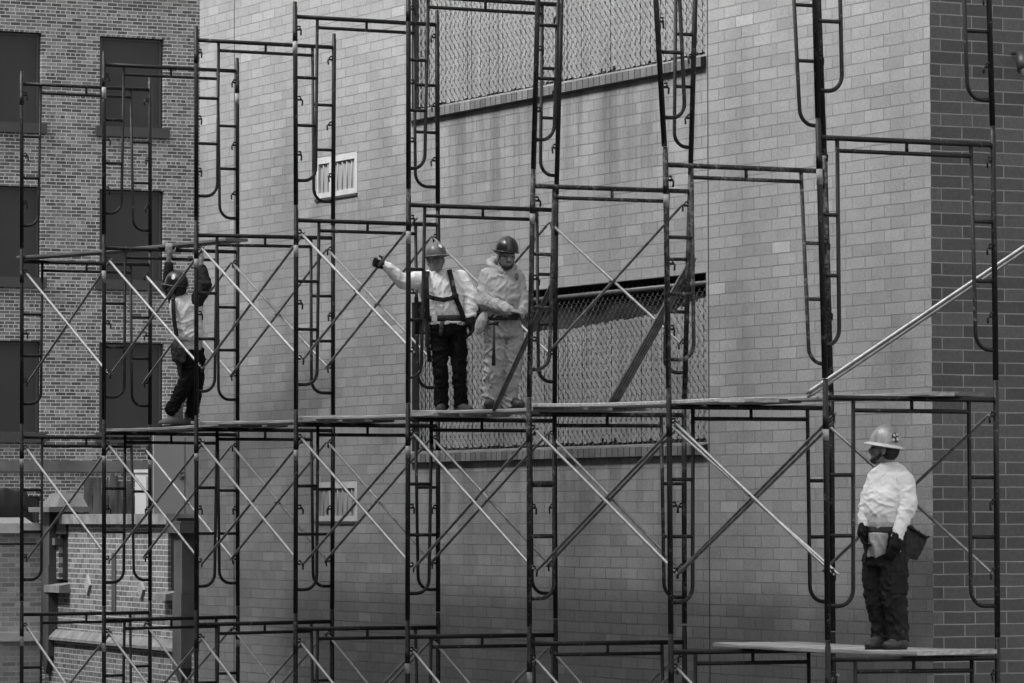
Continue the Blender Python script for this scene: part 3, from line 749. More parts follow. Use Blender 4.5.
XA = Vector((1, 0, 0)); ZA = Vector((0, 0, 1))
def ball(mb, c, r, rot=None, nu=16, nv=10):
    c = Vector(c); r = (r, r, r) if isinstance(r, (int, float)) else r
    vs = [];
    for i in range(nv+1):
        th = math.pi*i/nv
        for j in range(nu):
            p = Vector((r[0]*math.sin(th)*math.cos(2*math.pi*j/nu), r[1]*math.sin(th)*math.sin(2*math.pi*j/nu), r[2]*math.cos(th)))
            if i in (0, nv): p = Vector((1e-5*math.cos(2*math.pi*j/nu), 1e-5*math.sin(2*math.pi*j/nu), r[2]*math.cos(th)))
            vs.append(c+(rot @ p if rot else p))
    fs = [(i*nu+j, (i+1)*nu+j, (i+1)*nu+(j+1) % nu, i*nu+(j+1) % nu) for i in range(nv) for j in range(nu)]
    fs += [tuple(reversed([nu-1-j for j in range(nu)])), tuple(reversed([nv*nu+j for j in range(nu)]))]
    return mb.add(vs, fs, True)
def limb(mb, pts, rs, n=14):
    """round limb through joints with a ball at every joint"""
    pts = [Vector(p) for p in pts]
    for a, b_, ra, rb in zip(pts, pts[1:], rs, rs[1:]):
        mb.tube([a, a.lerp(b_, .5), b_], [ra, (ra+rb)/2, rb], n)
    for p, r in zip(pts, rs): ball(mb, p, r, nu=n, nv=8)
    return mb
def loft(mb, rings, n=28):
    """rings: (centre, half-width, half-depth, yaw) stacked upwards, squarish ovals"""
    vs = []
    for c, a, b_, yw in rings:
        c = Vector(c)
        for j in range(n):
            t = 2*math.pi*j/n; cx, sy = math.cos(t), math.sin(t)
            x = a*math.copysign(abs(cx)**.85, cx); y = b_*math.copysign(abs(sy)**.85, sy)
            vs.append(c+Vector((x*math.cos(yw)-y*math.sin(yw), x*math.sin(yw)+y*math.cos(yw), 0)))
    k = len(rings)
    fs = [(i*n+j, i*n+(j+1) % n, (i+1)*n+(j+1) % n, (i+1)*n+j) for i in range(k-1) for j in range(n)]
    fs += [tuple(reversed(range(n))), tuple((k-1)*n+j for j in range(n))]
    return mb.add(vs, fs, True)
def remesh(mb, name, mat, parent, voxel=.010, smooth=4, folds=(), amp=.0, freq=(9, 9, 22), seed=0):
    """fuse overlapping closed shapes into one continuous skin, then crumple it like cloth"""
    me = bpy.data.meshes.new(name); me.from_pydata([tuple(v) for v in mb.v], [], mb.f); me.update()
    o = bpy.data.objects.new(name, me); COL.objects.link(o)
    md = o.modifiers.new('fuse', 'REMESH'); md.mode = 'VOXEL'; md.voxel_size = voxel
    if smooth:
        ms = o.modifiers.new('soft', 'SMOOTH'); ms.factor = .5; ms.iterations = smooth
    dg = bpy.context.evaluated_depsgraph_get(); dg.update()
    nm = bpy.data.meshes.new_from_object(o.evaluated_get(dg))
    o.modifiers.clear(); o.data = nm; bpy.data.meshes.remove(me); nm.name = name
    if amp or folds:
        nm.update(); so_ = Vector((seed*3.1, seed*1.7, seed*.9))
        nor = [v.normal.copy() for v in nm.vertices]
        for v, n in zip(nm.vertices, nor):
            p = v.co; d = 0
            if amp:
                q = Vector((p.x*freq[0], p.y*freq[1], p.z*freq[2]))+so_
                wq = Vector((noise.noise(q*.6), noise.noise(q*.6+ZA*9), noise.noise(q*.6+XA*7)))*1.2
                a = noise.noise(q+wq); b_ = noise.noise(q*2.3+wq)
                d += amp*(1.5*(1-min(1, abs(a)*2.6))**2+.8*(1-min(1, abs(b_)*2.6))**2-.55)
            for c, rad, am, ax_, fr_ in folds:
                k = (p-c).length/rad
                if k < 1:
                    t = p.dot(ax_)*fr_*.8+3.2*noise.noise(p*6.5+so_)+1.4*noise.noise(p*15-so_)
                    d += am*.9*(1-k*k)*(.55+.9*noise.noise(p*8.1-so_))*(1-1.9*abs(math.sin(t*.5))**.6)
            v.co = p+n*d
    nm.polygons.foreach_set('use_smooth', [True]*len(nm.polygons)); nm.materials.clear(); nm.materials.append(mat); nm.update()
    if parent: o.parent = parent
    return o
class Head:
    def __init__(s, c, yaw, pitch=0, roll=0, k=1.0):
        # yaw 0 = towards the camera, +90 = towards picture right
        f = Vector((math.sin(yaw)*math.cos(pitch), -math.cos(yaw)*math.cos(pitch), math.sin(pitch)))
        sd_ = Vector((math.cos(yaw), math.sin(yaw), 0)); up = sd_.cross(-f) if False else f.cross(sd_)*-1
        if up.z < 0: up = -up
        rr = Matrix.Rotation(roll, 3, f); s.f, s.s, s.u = f, rr @ sd_, rr @ up
        s.c = Vector(c); s.k = k
        s.rot = Matrix((s.s, s.f, s.u)).transposed()
    def p(s, x, y, z): return s.c+(s.s*x+s.f*y+s.u*z)*s.k
    def shape(s, mb):
        k = s.k; B = lambda c, r: ball(mb, s.p(*c), tuple(q*k for q in r), s.rot, 18, 12)
        B((0, -.012, .035), (.076, .094, .088)); B((0, .028, -.035), (.060, .064, .078)); B((0, .062, -.092), (.030, .026, .022))
        B((.040, .052, -.028), (.024, .026, .024)); B((-.040, .052, -.028), (.024, .026, .024))
        limb(mb, [s.p(-.045, .070, .018), s.p(0, .084, .016), s.p(.045, .070, .018)], [.014*k]*3, 10)
        limb(mb, [s.p(0, .086, .008), s.p(0, .108, -.034)], [.011*k, .017*k], 10); B((.012, .096, -.038), (.010, .012, .009)); B((-.012, .096, -.038), (.010, .012, .009))
        limb(mb, [s.p(-.022, .080, -.066), s.p(0, .088, -.064), s.p(.022, .080, -.066)], [.009*k]*3, 8); limb(mb, [s.p(-.018, .080, -.076), s.p(.018, .080, -.076)], [.009*k]*2, 8)
        for q in (-1, 1): B((q*.076, -.008, -.015), (.011, .022, .032))
    def eyes(s, root):
        for q in (-1, 1):
            m = MB(); ball(m, s.p(q*.030, .078, -.003), (.014*s.k, .008*s.k, .0065*s.k), s.rot, 10, 8); m.build('eye', M['eye'], root, False)
            m = MB(); limb(m, [s.p(q*.014, .0965, .020), s.p(q*.032, .092, .026), s.p(q*.050, .076, .022)], [.0028*s.k]*3, 6); m.build('eyebrow', M['hair'], root, False)
    def beard(s, root, full=True):
        m = MB(); k = s.k
        limb(m, [s.p(-.024, .086, -.056), s.p(0, .094, -.052), s.p(.024, .086, -.056)], [.006*k]*3, 8)
        if full:
            ball(m, s.p(0, .066, -.098), (.034*k, .028*k, .024*k), s.rot)
            for q in (-1, 1): limb(m, [s.p(q*.030, .066, -.092), s.p(q*.055, .030, -.072), s.p(q*.066, .0, -.030)], [.020*k, .015*k, .012*k], 8)
        return remesh(m, 'beard', M['hair'], root, .006, 2, amp=.002, freq=(60, 60, 60))
    def hair(s, root):
        m = MB(); ball(m, s.p(0, -.040, .0), (.078*s.k, .075*s.k, .085*s.k), s.rot); return remesh(m, 'hair', M['hair'], root, .008, 2, amp=.003, freq=(50, 50, 50))
    def hat(s, root, mat, full=False, brimmat=None, back=False, sticker=None, stick_mat='sticker', lift=.0, size=1.0):
        """hard hat: domed shell with ridges, visor or full brim, rim lip"""
        m = MB(); k = s.k*size; n = 56; prof = []
        for i in range(11):
            t = i/10*math.pi/2; prof.append((math.sin(t)**.92, math.cos(t), 0))
        vs = []; rows = []
        def ringpt(j, r, z, out):
            ph = 2*math.pi*j/n; cx, cy = math.cos(ph), math.sin(ph)
            x = .104*r*cx; y = .124*r*cy
            zz = .042+(.142 if full else .126)*z+.007*math.exp(-(x/.016)**2)*(1 if z > .25 else 0)+.003*math.exp(-((abs(x)-.045)/.010)**2)*(1 if z > .25 else 0)
            if out:
                fr_ = cy*(-1 if back else 1)
                bw_ = .036+.006*abs(cy) if full else .008+.034*max(0, fr_)**1.2
                x += cx*bw_*out; y += cy*bw_*out; zz -= (.004+.008*(max(0, fr_) if not full else 1.4+.5*abs(cx)))*out
            return s.p(x*size, y*size, zz*size+lift)
        for r, z, o in prof: rows.append([ringpt(j, r, z, 0) for j in range(n)])
        dome = len(rows)
        for o in (.35, .75, 1.0): rows.append([ringpt(j, 1.0, 0, o) for j in range(n)])
        rows.append([p-s.u*.007 for p in rows[-1]])
        rows.append([ringpt(j, .985, 0, .3)-s.u*.008 for j in range(n)])
        rows.append([ringpt(j, .93, 0, 0)-s.u*.004 for j in range(n)]); rows.append([ringpt(j, .75, .55, 0)-s.u*.012 for j in range(n)]); rows.append([ringpt(j, .05, .9, 0)-s.u*.012 for j in range(n)])
        m2 = MB()
        vs = [p for r in rows[:dome] for p in r]
        m.add(vs, [(i*n+j, (i+1)*n+j, (i+1)*n+(j+1) % n, i*n+(j+1) % n) for i in range(dome-1) for j in range(n)], True)
        vs = [p for r in rows[dome-1:] for p in r]; kk = len(rows)-dome+1
        m2.add(vs, [(i*n+j, (i+1)*n+j, (i+1)*n+(j+1) % n, i*n+(j+1) % n) for i in range(kk-1) for j in range(n)], True)
        h = m.build('hard_hat', mat, root, False); m2.build('brim', brimmat or mat, h, False)
        for st in (sticker or []):
            az, t, rad = st[:3]; sm_ = M[st[3]] if len(st) > 3 else M[stick_mat]
            # disc laid on the dome
            mm = MB(); cen = None; vs = []
            def dome_pt(a_, tt, e):
                r, z = math.sin(tt)**.92, math.cos(tt)
                return s.p((.104*r*math.sin(a_)+e*math.sin(a_)*r)*size, (.124*r*math.cos(a_)+e*math.cos(a_)*r)*size, (.042+(.142 if full else .126)*z+e*z+.001)*size+lift)
            vs.append(dome_pt(az, t, .006))
            for q in (.55, 1.0):
                for j in range(20):
                    an = 2*math.pi*j/20; vs.append(dome_pt(az+rad*q*math.cos(an)/.118, t+rad*q*math.sin(an)/.125, .0055))
            mm.add(vs, [(0, 1+(j+1) % 20, 1+j) for j in range(20)]+[(1+j, 1+(j+1) % 20, 21+(j+1) % 20, 21+j) for j in range(20)], True)
            mm.build('sticker', sm_, h, False)
        return h
def hand(mb, wrist, d, palm_n, side=1, curl=.5, k=1.0, spread=.12):
    """palm, five bent fingers and a thumb; d = direction of the fingers, palm_n = the way the palm faces"""
    d = Vector(d).normalized(); pn = Vector(palm_n); pn = (pn-d*pn.dot(d)).normalized(); sx = d.cross(pn)*side; w_ = Vector(wrist)
    rot = Matrix((sx, d, pn)).transposed()
    ball(mb, w_+d*.045*k, (.042*k, .052*k, .017*k), rot, 14, 10); limb(mb, [w_-d*.02*k, w_+d*.02*k], [.026*k, .027*k], 12)
    for i, (o, L) in enumerate(((-.030, .070), (-.010, .080), (.010, .076), (.029, .060))):
        b_ = w_+d*.085*k+sx*o*k; dirn = (d+sx*o*spread*30*.1); p = b_; pts = [w_+d*.05*k+sx*o*.8*k, p]; a = curl*.7
        for seg in (.42, .32, .26):
            dd = (dirn*math.cos(a)+pn*math.sin(a)).normalized(); p = p+dd*L*seg*k; pts.append(p); a += curl*1.05
        limb(mb, pts, [.011*k, .0105*k, .0095*k, .0088*k, .0075*k], 8)
    t0 = w_+d*.022*k-sx*.030*k; t1 = t0+(d*.5-sx*.65+pn*.45).normalized()*.040*k; t2 = t1+(d*.85-sx*.15+pn*.6).normalized()*.032*k
    limb(mb, [w_+d*.01*k-sx*.012*k, t0, t1, t2], [.016*k, .0145*k, .0115*k, .009*k], 8)
    return mb
def boot(root, heel, toe, mat, k=1.0, h=.12):
    heel, toe = Vector(heel), Vector(toe); d = (toe-heel); L = d.length; d.normalize(); s_ = Vector((-d.y, d.x, 0))
    rot = Matrix((s_, d, Vector((0, 0, 1)))).transposed(); m = MB()
    ball(m, heel+d*.04+Vector((0, 0, .05)), (.040*k, .052*k, .052), rot); ball(m, heel+d*(L-.065)+Vector((0, 0, .040)), (.048*k, .068*k, .042), rot)
    limb(m, [heel+d*.045+Vector((0, 0, .06)), heel+d*(L*.55)+Vector((0, 0, .052)), heel+d*(L-.08)+Vector((0, 0, .035))], [.048*k, .045*k, .040*k]); limb(m, [heel+d*.05+Vector((0, 0, .05)), heel+d*.055+Vector((0, 0, h+.03))], [.046*k, .048*k])
    for v in m.v: v.z = max(v.z, heel.z+.016)
    b_ = remesh(m, 'boot', mat, root, .008, 3, amp=.0025, freq=(25, 25, 40))
    q = MB(); n = 24; vs = []
    for z in (.001, .020):
        for j in range(n):
            t = 2*math.pi*j/n; c_, s2 = math.cos(t), math.sin(t); ww = (.049 if s2 > 0 else .041)*k*(1-.12*max(0, -s2))
            vs.append(heel+d*(L/2+s2*(L/2+.004))+s_*c_*ww+Vector((0, 0, z)))
    q.add(vs, [tuple(reversed(range(n))), tuple(range(n, 2*n))]+[(j, (j+1) % n, n+(j+1) % n, n+j) for j in range(n)]); q.build('sole', M['sole'], b_, False)
    return b_
def strap(root, pts, wid, nrm, mat, name='strap', th=.004):
    m = MB(); pts = [Vector(p) for p in pts]; vs = []
    for i, p in enumerate(pts):
        t = (pts[min(i+1, len(pts)-1)]-pts[max(i-1, 0)]).normalized(); nn = Vector(nrm[i] if isinstance(nrm, list) else nrm); sx = t.cross(nn).normalized()
        nn = sx.cross(t).normalized()
        for a, b_ in ((-1, 0), (1, 0), (1, 1), (-1, 1)): vs.append(p+sx*a*wid/2+nn*th*b_)
    k = len(pts)
    m.add(vs, [(i*4+j, i*4+(j+1) % 4, (i+1)*4+(j+1) % 4, (i+1)*4+j) for i in range(k-1) for j in range(4)]+[(3, 2, 1, 0), ((k-1)*4, (k-1)*4+1, (k-1)*4+2, (k-1)*4+3)])
    return m.build(name, mat, root, False)
class Man:
    def __init__(s, px, y, z, label):
        x = at(px, 400, y=y).x; s.loc = Vector((x, y, z)); s.ox, s.oy, s.s = prj(s.loc); s.label = label
    def p(s, px, py, d=0.0): return Vector(((px-s.ox)/s.s, d, (s.oy-py)/s.s))
    def body(s, mb, mat, voxel=.009):
        o = remesh(mb, 'person', mat, None, voxel, 3)
        o.location = s.loc; o.rotation_euler = (0, 0, YAW)
        tag(o, s.label, 'person', 'construction workers'); s.root = o; return o

# ---- worker with safety harness, left arm of the picture stretched to a brace
m = Man(450, 7.9, .066, 'worker in white sweatshirt, grey hard hat and black harness, holding a cross brace'); P = m.p
hd = Head(P(436.2, 259.0, -.02), R(20), R(4), R(3), 1.02)
b = MB(); hd.shape(b)
limb(b, [P(435, 266, .0), P(436, 275, .03)], [.058, .066])
loft(b, [(P(448, 330, .02), .14, .10, 0), (P(447, 300, .02), .15, .10, 0), (P(444, 280, .03), .12, .07, 0), (P(441, 272, .03), .10, .07, 0)])
limb(b, [P(418, 277, .03), P(403, 283, -.05), P(387, 268, -.10)], [.036, .032, .026]); limb(b, [P(466, 277, .03), P(474, 300, .02), P(472, 318, -.03)], [.036, .032, .026])
for lx, kx, ax_ in ((440, 440.5, 441.5), (457, 459, 460)): limb(b, [P(lx, 328, .02), P(kx, 368, .0), P(ax_, 404, .02)], [.075, .052, .04])
m.body(b, M['skin']); r_ = m.root
hd.eyes(r_); hd.hat(r_, M['hat_grey'], sticker=[(R(12), R(52), .024)], size=.96, lift=-.010)
hd.hair(r_)
t = MB()
loft(t, [(P(447.5, 320, .02), .165, .115, 0), (P(447, 314, .02), .178, .125, 0), (P(446, 300, .015), .185, .130, 0), (P(444, 286, .02), .200, .125, R(4)), (P(442.5, 278, .03), .205, .108, R(4)), (P(440, 272.5, .035), .150, .085, R(4)), (P(437, 269.5, .035), .085, .07, 0)])
limb(t, [P(421, 279, .03), P(428, 290, .02)], [.085, .09])
sh_ = remesh(t, 'sweatshirt', M['shirt_white'], r_, .009, 4,
  [(P(402, 281, -.05), .14, .009, Vector((1, 0, .4)), 120), (P(474, 300, .02), .15, .009, Vector((.5, 0, 1)), 110), (P(450, 314, -.08), .16, .006, Vector((.2, 0, 1)), 95), (P(428, 288, -.05), .13, .006, Vector((.7, 0, -.7)), 90)], .006, (8, 8, 9), 1)
t = MB(); limb(t, [P(424, 279.5, .03), P(403, 281.5, -.05), P(389, 268.5, -.10)], [.086, .074, .046]); limb(t, [P(385.5, 266.3, -.105), P(389, 268.7, -.10)], [.041, .050])
remesh(t, 'sleeve', M['shirt_white'], sh_, .008, 3, [(P(402, 282, -.05), .15, .012, Vector((.8, 0, .5)), 95), (P(392, 271, -.1), .10, .007, Vector((.8, 0, .6)), 120)], .0045, (8, 8, 8), 41)
t = MB(); limb(t, [P(460.5, 279, .035), P(472, 297, -.02), P(470.5, 316, -.07)], [.086, .078, .054]); limb(t, [P(470.8, 313, -.065), P(470.4, 318, -.07)], [.058, .048])
remesh(t, 'sleeve', M['shirt_white'], sh_, .008, 3, [(P(472, 300, -.02), .17, .013, Vector((.4, 0, 1)), 95), (P(470.5, 314, -.06), .10, .009, ZA, 130)], .005, (8, 8, 8), 43)
k = MB(); k.tube([P(437, 270.5, .03)+Vector((.072*math.cos(q*math.pi/10), .066*math.sin(q*math.pi/10), -.012*math.sin(q*math.pi/10-math.pi/2)*-1)) for q in range(21)], .009, 8, False); k.build('collar', M['shirt_white'], sh_, False)
k = MB(); k.add([P(452.5, 280.5, -.142), P(455, 281, -.14), P(455, 286.5, -.142), P(452.3, 286, -.144)], [(0, 1, 2, 3)]); k.build('chest_mark', M['hat_grey'], sh_, False)
t = MB()
loft(t, [(P(448, 336, .02), .165, .115, 0), (P(448, 326, .02), .172, .12, 0), (P(448, 318, .02), .168, .118, 0)])
for lx, kx, ax_ in ((439.5, 440.5, 441.5), (457.5, 459, 460.5)): limb(t, [P(lx, 332, .02), P(kx-.2, 352, .0), P(kx, 370, -.01), P(ax_, 388, .02), P(ax_, 405, .025)], [.090, .078, .068, .064, .067])
remesh(t, 'trousers', M['trousers_black'], r_, .010, 4, [(P(441, 402, 0), .12, .010, ZA, 130), (P(460, 402, 0), .12, .010, ZA, 130), (P(440, 368, 0), .14, .007, ZA, 80), (P(459, 368, 0), .14, .007, ZA, 80)], .009, (9, 9, 11), 2)
boot(r_, P(442, m.oy, .09), P(440.5, m.oy, -.20), M['boot_grey']); boot(r_, P(456, m.oy, .06), P(472, m.oy, -.13), M['boot_grey'])
h_ = MB(); hand(h_, P(385.5, 266, -.105), (-.9, -.1, .25), (-.1, 1, .35), 1, 1.15, 1.05); limb(h_, [P(386.5, 267, -.105), P(383, 265.5, -.105)], [.036, .038]); remesh(h_, 'glove', M['glove_dark'], r_, .006, 1)
h_ = MB(); hand(h_, P(470.3, 319, -.08), (.16, -.15, -1), (-.8, -.4, 0), -1, .5, 1.2); limb(h_, [P(470.3, 315, -.07), P(470.6, 323, -.085)], [.044, .048]); remesh(h_, 'glove', M['glove_dark'], r_, .006, 1)
hn = MB()
FR = [P(449.5, 270.0, -.035), P(451.0, 276, -.105), P(453.5, 288, -.142), P(456, 298, -.150), P(460, 308, -.132), P(464, 319, -.100)]
FL = [P(427.5, 271.5, -.035), P(426.5, 278, -.108), P(427.0, 290, -.140), P(427.5, 299, -.142), P(427.5, 309, -.125), P(428, 319, -.105)]
hs = strap(r_, FR, .046, (0, -1, .1), M['webbing'], 'harness', .006)
strap(hs, FL, .046, (0, -1, .1), M['webbing'], 'strap', .006)
strap(hs, [P(427, 296.5, -.148), P(434, 299, -.155), P(443, 300.5, -.155), P(450, 299.5, -.158), P(457, 297, -.156)], .040, (0, -1, .05), M['webbing'], 'chest_strap', .008)
bk = MB(); ball(bk, P(445, 300.5, -.165), (.030, .012, .022)); ball(bk, P(455.5, 297, -.162), (.034, .016, .036)); ball(bk, P(433, 298, -.16), (.022, .012, .018)); bk.build('buckles', M['webbing'], hs, False)
wb_ = MB(); loft(wb_, [(P(447.8, 321.5, .02), .176, .128, 0), (P(447.8, 315.5, .02), .180, .130, 0)], 36); be = wb_.build('belt', M['leather'], r_, False)
q = MB(); q.obox(P(432, 321.5, -.118), (.05, 0, 0), (0, -.012, 0), (0, 0, .055)); q.build('buckle', M['buckle'], be, False)
ul_ = MB(); loft(ul_, [(P(447.5, 324.8, .02), .170, .124, 0), (P(447.5, 321.6, .02), .178, .1275, 0)], 36); remesh(ul_, 'shirt_tail', M['shirt_white'], r_, .008, 1, amp=.006, freq=(10, 10, 30), seed=4)
q = MB(); limb(q, [P(442, 324, -.115), P(441.5, 330, -.12), P(441, 335, -.115)], [.018, .024, .016], 10); q.build('tool_loop', M['leather'], r_, False)
q = MB(); q.tube([P(416.5, 297, -.03), P(417, 318, -.02), P(417, 334, -.01)], .020, 10); q.tube([P(421, 305, -.04), P(421.5, 330, -.03), P(422, 344, -.02)], .017, 10); q.tube([P(426, 318, -.06), P(428, 345, -.05), P(430, 362, -.05)], .020, 10); q.obox(P(414.5, 322, -.06), (.14, 0, 0), (0, .08, 0), (0, 0, .05)); q.build('tool_set', M['webbing'], r_, False)

# ---- hooded worker looking down, beside him
m = Man(502, 6.0, .068, 'worker in pale hooded sweatshirt and pale trousers with dark hard hat, looking down'); P = m.p
hd = Head(P(506.5, 255.5, -.05), R(18), R(-8), R(-4), 1.0)
b = MB(); hd.shape(b); limb(b, [P(505, 263, .0), P(503, 272, .03)], [.056, .068])
loft(b, [(P(502, 330, .02), .14, .10, 0), (P(501, 300, .02), .15, .10, 0), (P(500, 280, .03), .12, .07, 0), (P(502, 270, .03), .10, .07, 0)])
limb(b, [P(486, 277, .04), P(486, 301, .0), P(510, 311, -.20)], [.036, .032, .026]); limb(b, [P(520, 278, .04), P(526, 300, .02), P(524, 313, -.06)], [.036, .032, .026])
for lx, kx, ax_ in ((494, 493, 491), (510, 510, 509)): limb(b, [P(lx, 328, .02), P(kx, 368, .0), P(ax_, 403, .02)], [.075, .052, .04])
h_ = b; hand(h_, P(510.5, 311.5, -.21), (.9, -.25, -.15), (0, .3, -1), -1, .75, 1.05)
m.body(b, M['skin_dark'], .008); r_ = m.root
hd.eyes(r_); hd.beard(r_); hd.hat(r_, M['hat_black'], sticker=None, size=1.0, back=True)
lb = MB(); ball(lb, hd.p(-.082, -.03, .030), (.020, .075, .022), hd.rot); ball(lb, hd.p(-.078, .0, -.015), (.012, .02, .05), hd.rot); remesh(lb, 'hat_liner', M['shirt_grey'], r_, .007, 2)
t = MB()
loft(t, [(P(502.5, 318, .02), .150, .125, R(10)), (P(502.5, 311, .02), .172, .140, R(10)), (P(502.5, 298, .01), .182, .150, R(10)), (P(502, 285, .015), .188, .135, R(10)), (P(502, 276, .03), .180, .115, R(10)), (P(502, 269.5, .035), .135, .095, R(10)), (P(503, 266, .03), .088, .08, R(10))])
limb(t, [P(490, 262.5, .09), P(497, 259.5, .13), P(508, 262, .12), P(514, 267, .06)], [.038, .050, .048, .035]); limb(t, [P(490, 262.5, .09), P(494, 267.5, -.02), P(502, 271.5, -.075)], [.036, .030, .022]); limb(t, [P(514, 267, .06), P(512, 270, -.02), P(505, 272.5, -.07)], [.034, .028, .022])
remesh(t, 'hooded_sweatshirt', M['shirt_grey'], r_, .009, 4,
  [(P(487, 300, -.02), .15, .011, Vector((.6, 0, 1)), 115), (P(497, 306, -.1), .10, .008, Vector((1, 0, .3)), 130), (P(488, 285, 0), .12, .007, Vector((.5, 0, 1)), 85), (P(506, 300, -.13), .14, .006, Vector((.9, 0, .5)), 70), (P(522, 300, 0), .13, .009, Vector((-.5, 0, 1)), 110)], .008, (8, 8, 9), 7)
t = MB(); limb(t, [P(488.5, 277.5, .02), P(485.5, 301, -.06), P(508, 310.5, -.20)], [.090, .080, .050]); limb(t, [P(503, 308.5, -.175), P(509.5, 311, -.205)], [.056, .044])
remesh(t, 'sleeve', M['shirt_grey'], r_, .008, 3, [(P(486, 300, -.05), .16, .015, Vector((.6, 0, 1)), 95), (P(499, 307, -.15), .13, .012, Vector((1, 0, .2)), 100), (P(488, 284, 0), .12, .008, Vector((.5, 0, 1)), 85)], .005, (8, 8, 8), 45)
t = MB(); limb(t, [P(516.5, 277.5, .04), P(522, 299, .0), P(522.5, 311, -.08)], [.078, .070, .048])
remesh(t, 'sleeve', M['shirt_grey'], r_, .008, 3, [(P(522, 300, 0), .15, .013, Vector((-.5, 0, 1)), 105)], .005, (8, 8, 8), 47)
k = MB(); ball(k, P(517, 277, -.112), (.018, .008, .034)); k.build('chest_print', M['hat_grey'], r_, False)
wb_ = MB(); loft(wb_, [(P(503.5, 320.5, .02), .152, .128, R(10)), (P(503.5, 313.5, .02), .160, .134, R(10))], 36); be = wb_.build('belt', M['leather'], r_, False)
q = MB(); q.obox(P(508, 321, -.125), (.085, 0, 0), (0, -.04, 0), (0, 0, .06)); q.build('belt_pouch', M['leather'], be, False)
t = MB()
loft(t, [(P(502.5, 337, .02), .160, .12, R(8)), (P(503, 326, .02), .156, .118, R(8)), (P(503.5, 318, .02), .148, .115, R(8))])
for lx, kx, ax_, dd in ((494.5, 494.5, 491, 0), (511.5, 511.5, 509, .03)): limb(t, [P(lx, 333, .02+dd), P(kx, 352, .0+dd), P(kx, 370, -.01+dd), P(ax_+.8, 388, .02+dd), P(ax_, 405, .02+dd)], [.102, .096, .086, .082, .086])
remesh(t, 'trousers', M['trousers_pale'], r_, .009, 3, [(P(491, 399, 0), .16, .016, Vector((.25, 0, 1)), 110), (P(509, 400, 0), .16, .015, Vector((-.2, 0, 1)), 105), (P(494, 372, 0), .17, .010, Vector((.6, 0, 1)), 70), (P(511, 372, 0), .17, .009, Vector((-.6, 0, 1)), 75), (P(494, 345, 0), .14, .007, Vector((.5, 0, 1)), 70)], .011, (9, 9, 9), 9)
boot(r_, P(493, m.oy, .10), P(488, m.oy, -.17), M['boot_grey']); boot(r_, P(508, m.oy, .09), P(523, m.oy, -.12), M['boot_dark'])
t = MB(); limb(t, [P(485, 315, -.06), P(482, 322, -.08), P(480, 328, -.085)], [.036, .050, .042]); limb(t, [P(480, 328, -.08), P(478.5, 331.5, -.08)], [.042, .03]); remesh(t, 'suede_pouch', M['suede'], r_, .008, 3, amp=.005, freq=(20, 20, 20), seed=3)
q = MB(); q.tube([P(494.3, 324, -.13), P(494, 345, -.14), P(493.8, 366, -.125)], [.010, .012, .017], 10); hm = q.build('hammer', M['leather'], r_, False)
q = MB(); q.tube([P(488.5, 325, -.13), P(494, 323.5, -.135), P(498.5, 324.5, -.13)], [.010, .015, .020], 10); q.build('hammer_head', M['lock'], hm, False)
q = MB(); limb(q, [P(483, 306, .05), P(482.5, 318, .02), P(485, 326, -.02)], [.02, .026, .02], 10); q.build('lanyard', M['webbing'], r_, False)

# ---- worker at the right on the lower walkway
m = Man(888, .45, -1.918, 'worker in white sweatshirt and pale full-brim hard hat standing on the lower walkway'); P = m.p
hd = Head(P(885.5, 449.0, .0), R(-106), R(9), R(0), 1.04)
b = MB(); hd.shape(b); limb(b, [P(888, 457, .01), P(889, 470, .02)], [.060, .072])
loft(b, [(P(886, 540, .02), .10, .10, 0), (P(885, 505, .0), .11, .10, 0), (P(889, 480, .02), .11, .08, 0), (P(889, 468, .02), .07, .06, 0)])
limb(b, [P(877, 481, .03), P(867.5, 503, .0), P(863.5, 526, -.06)], [.036, .032, .026]); limb(b, [P(906, 480, -.04), P(911, 505, -.06), P(897, 532, -.18)], [.036, .032, .026])
for lx, kx, ax_, dd in ((876, 876, 880, .08), (893, 894, 897, -.05)): limb(b, [P(lx, 555, dd), P(kx, 595, dd), P(ax_, 638, dd)], [.08, .055, .042])
m.body(b, M['skin_dark']); r_ = m.root
hd.eyes(r_); hd.beard(r_); hd.hair(r_)
hd.hat(r_, M['hat_pale'], True, M['hat_brim'], sticker=[(R(138), R(66), .036, 'sticker_dark'), (R(132), R(59), .011), (R(147), R(70), .013), (R(128), R(74), .010), (R(146), R(56), .009)], size=.96)
t = MB()
loft(t, [(P(884, 528.5, .02), .148, .14, R(-20)), (P(884, 523, .01), .164, .165, R(-20)), (P(884, 511, .0), .168, .178, R(-20)), (P(886, 498, .0), .163, .165, R(-20)), (P(889, 485, .02), .168, .14, R(-15)), (P(890.5, 475, .02), .164, .115, R(-15)), (P(890, 468, .02), .122, .095, R(-10)), (P(889.5, 463, .02), .080, .075, 0)])
sh_ = remesh(t, 'sweatshirt', M['shirt_white'], r_, .009, 4,
  [(P(908, 506, -.06), .16, .012, Vector((.35, 0, 1)), 95), (P(892, 500, -.15), .16, .007, Vector((.6, 0, -.9)), 75), (P(884, 522, -.15), .14, .006, Vector((.2, 0, 1)), 90), (P(865, 508, 0), .13, .009, Vector((-.3, 0, 1)), 100), (P(901, 525, -.13), .08, .006, Vector((.6, 0, 1)), 150)], .0065, (6, 6, 8), 12)
t = MB(); limb(t, [P(876, 480, .03), P(867, 503, .0), P(863.8, 525, -.06)], [.066, .060, .046])
remesh(t, 'sleeve', M['shirt_white'], sh_, .008, 3, [(P(866, 508, 0), .14, .010, Vector((-.3, 0, 1)), 100)], .0045, (8, 8, 8), 49)
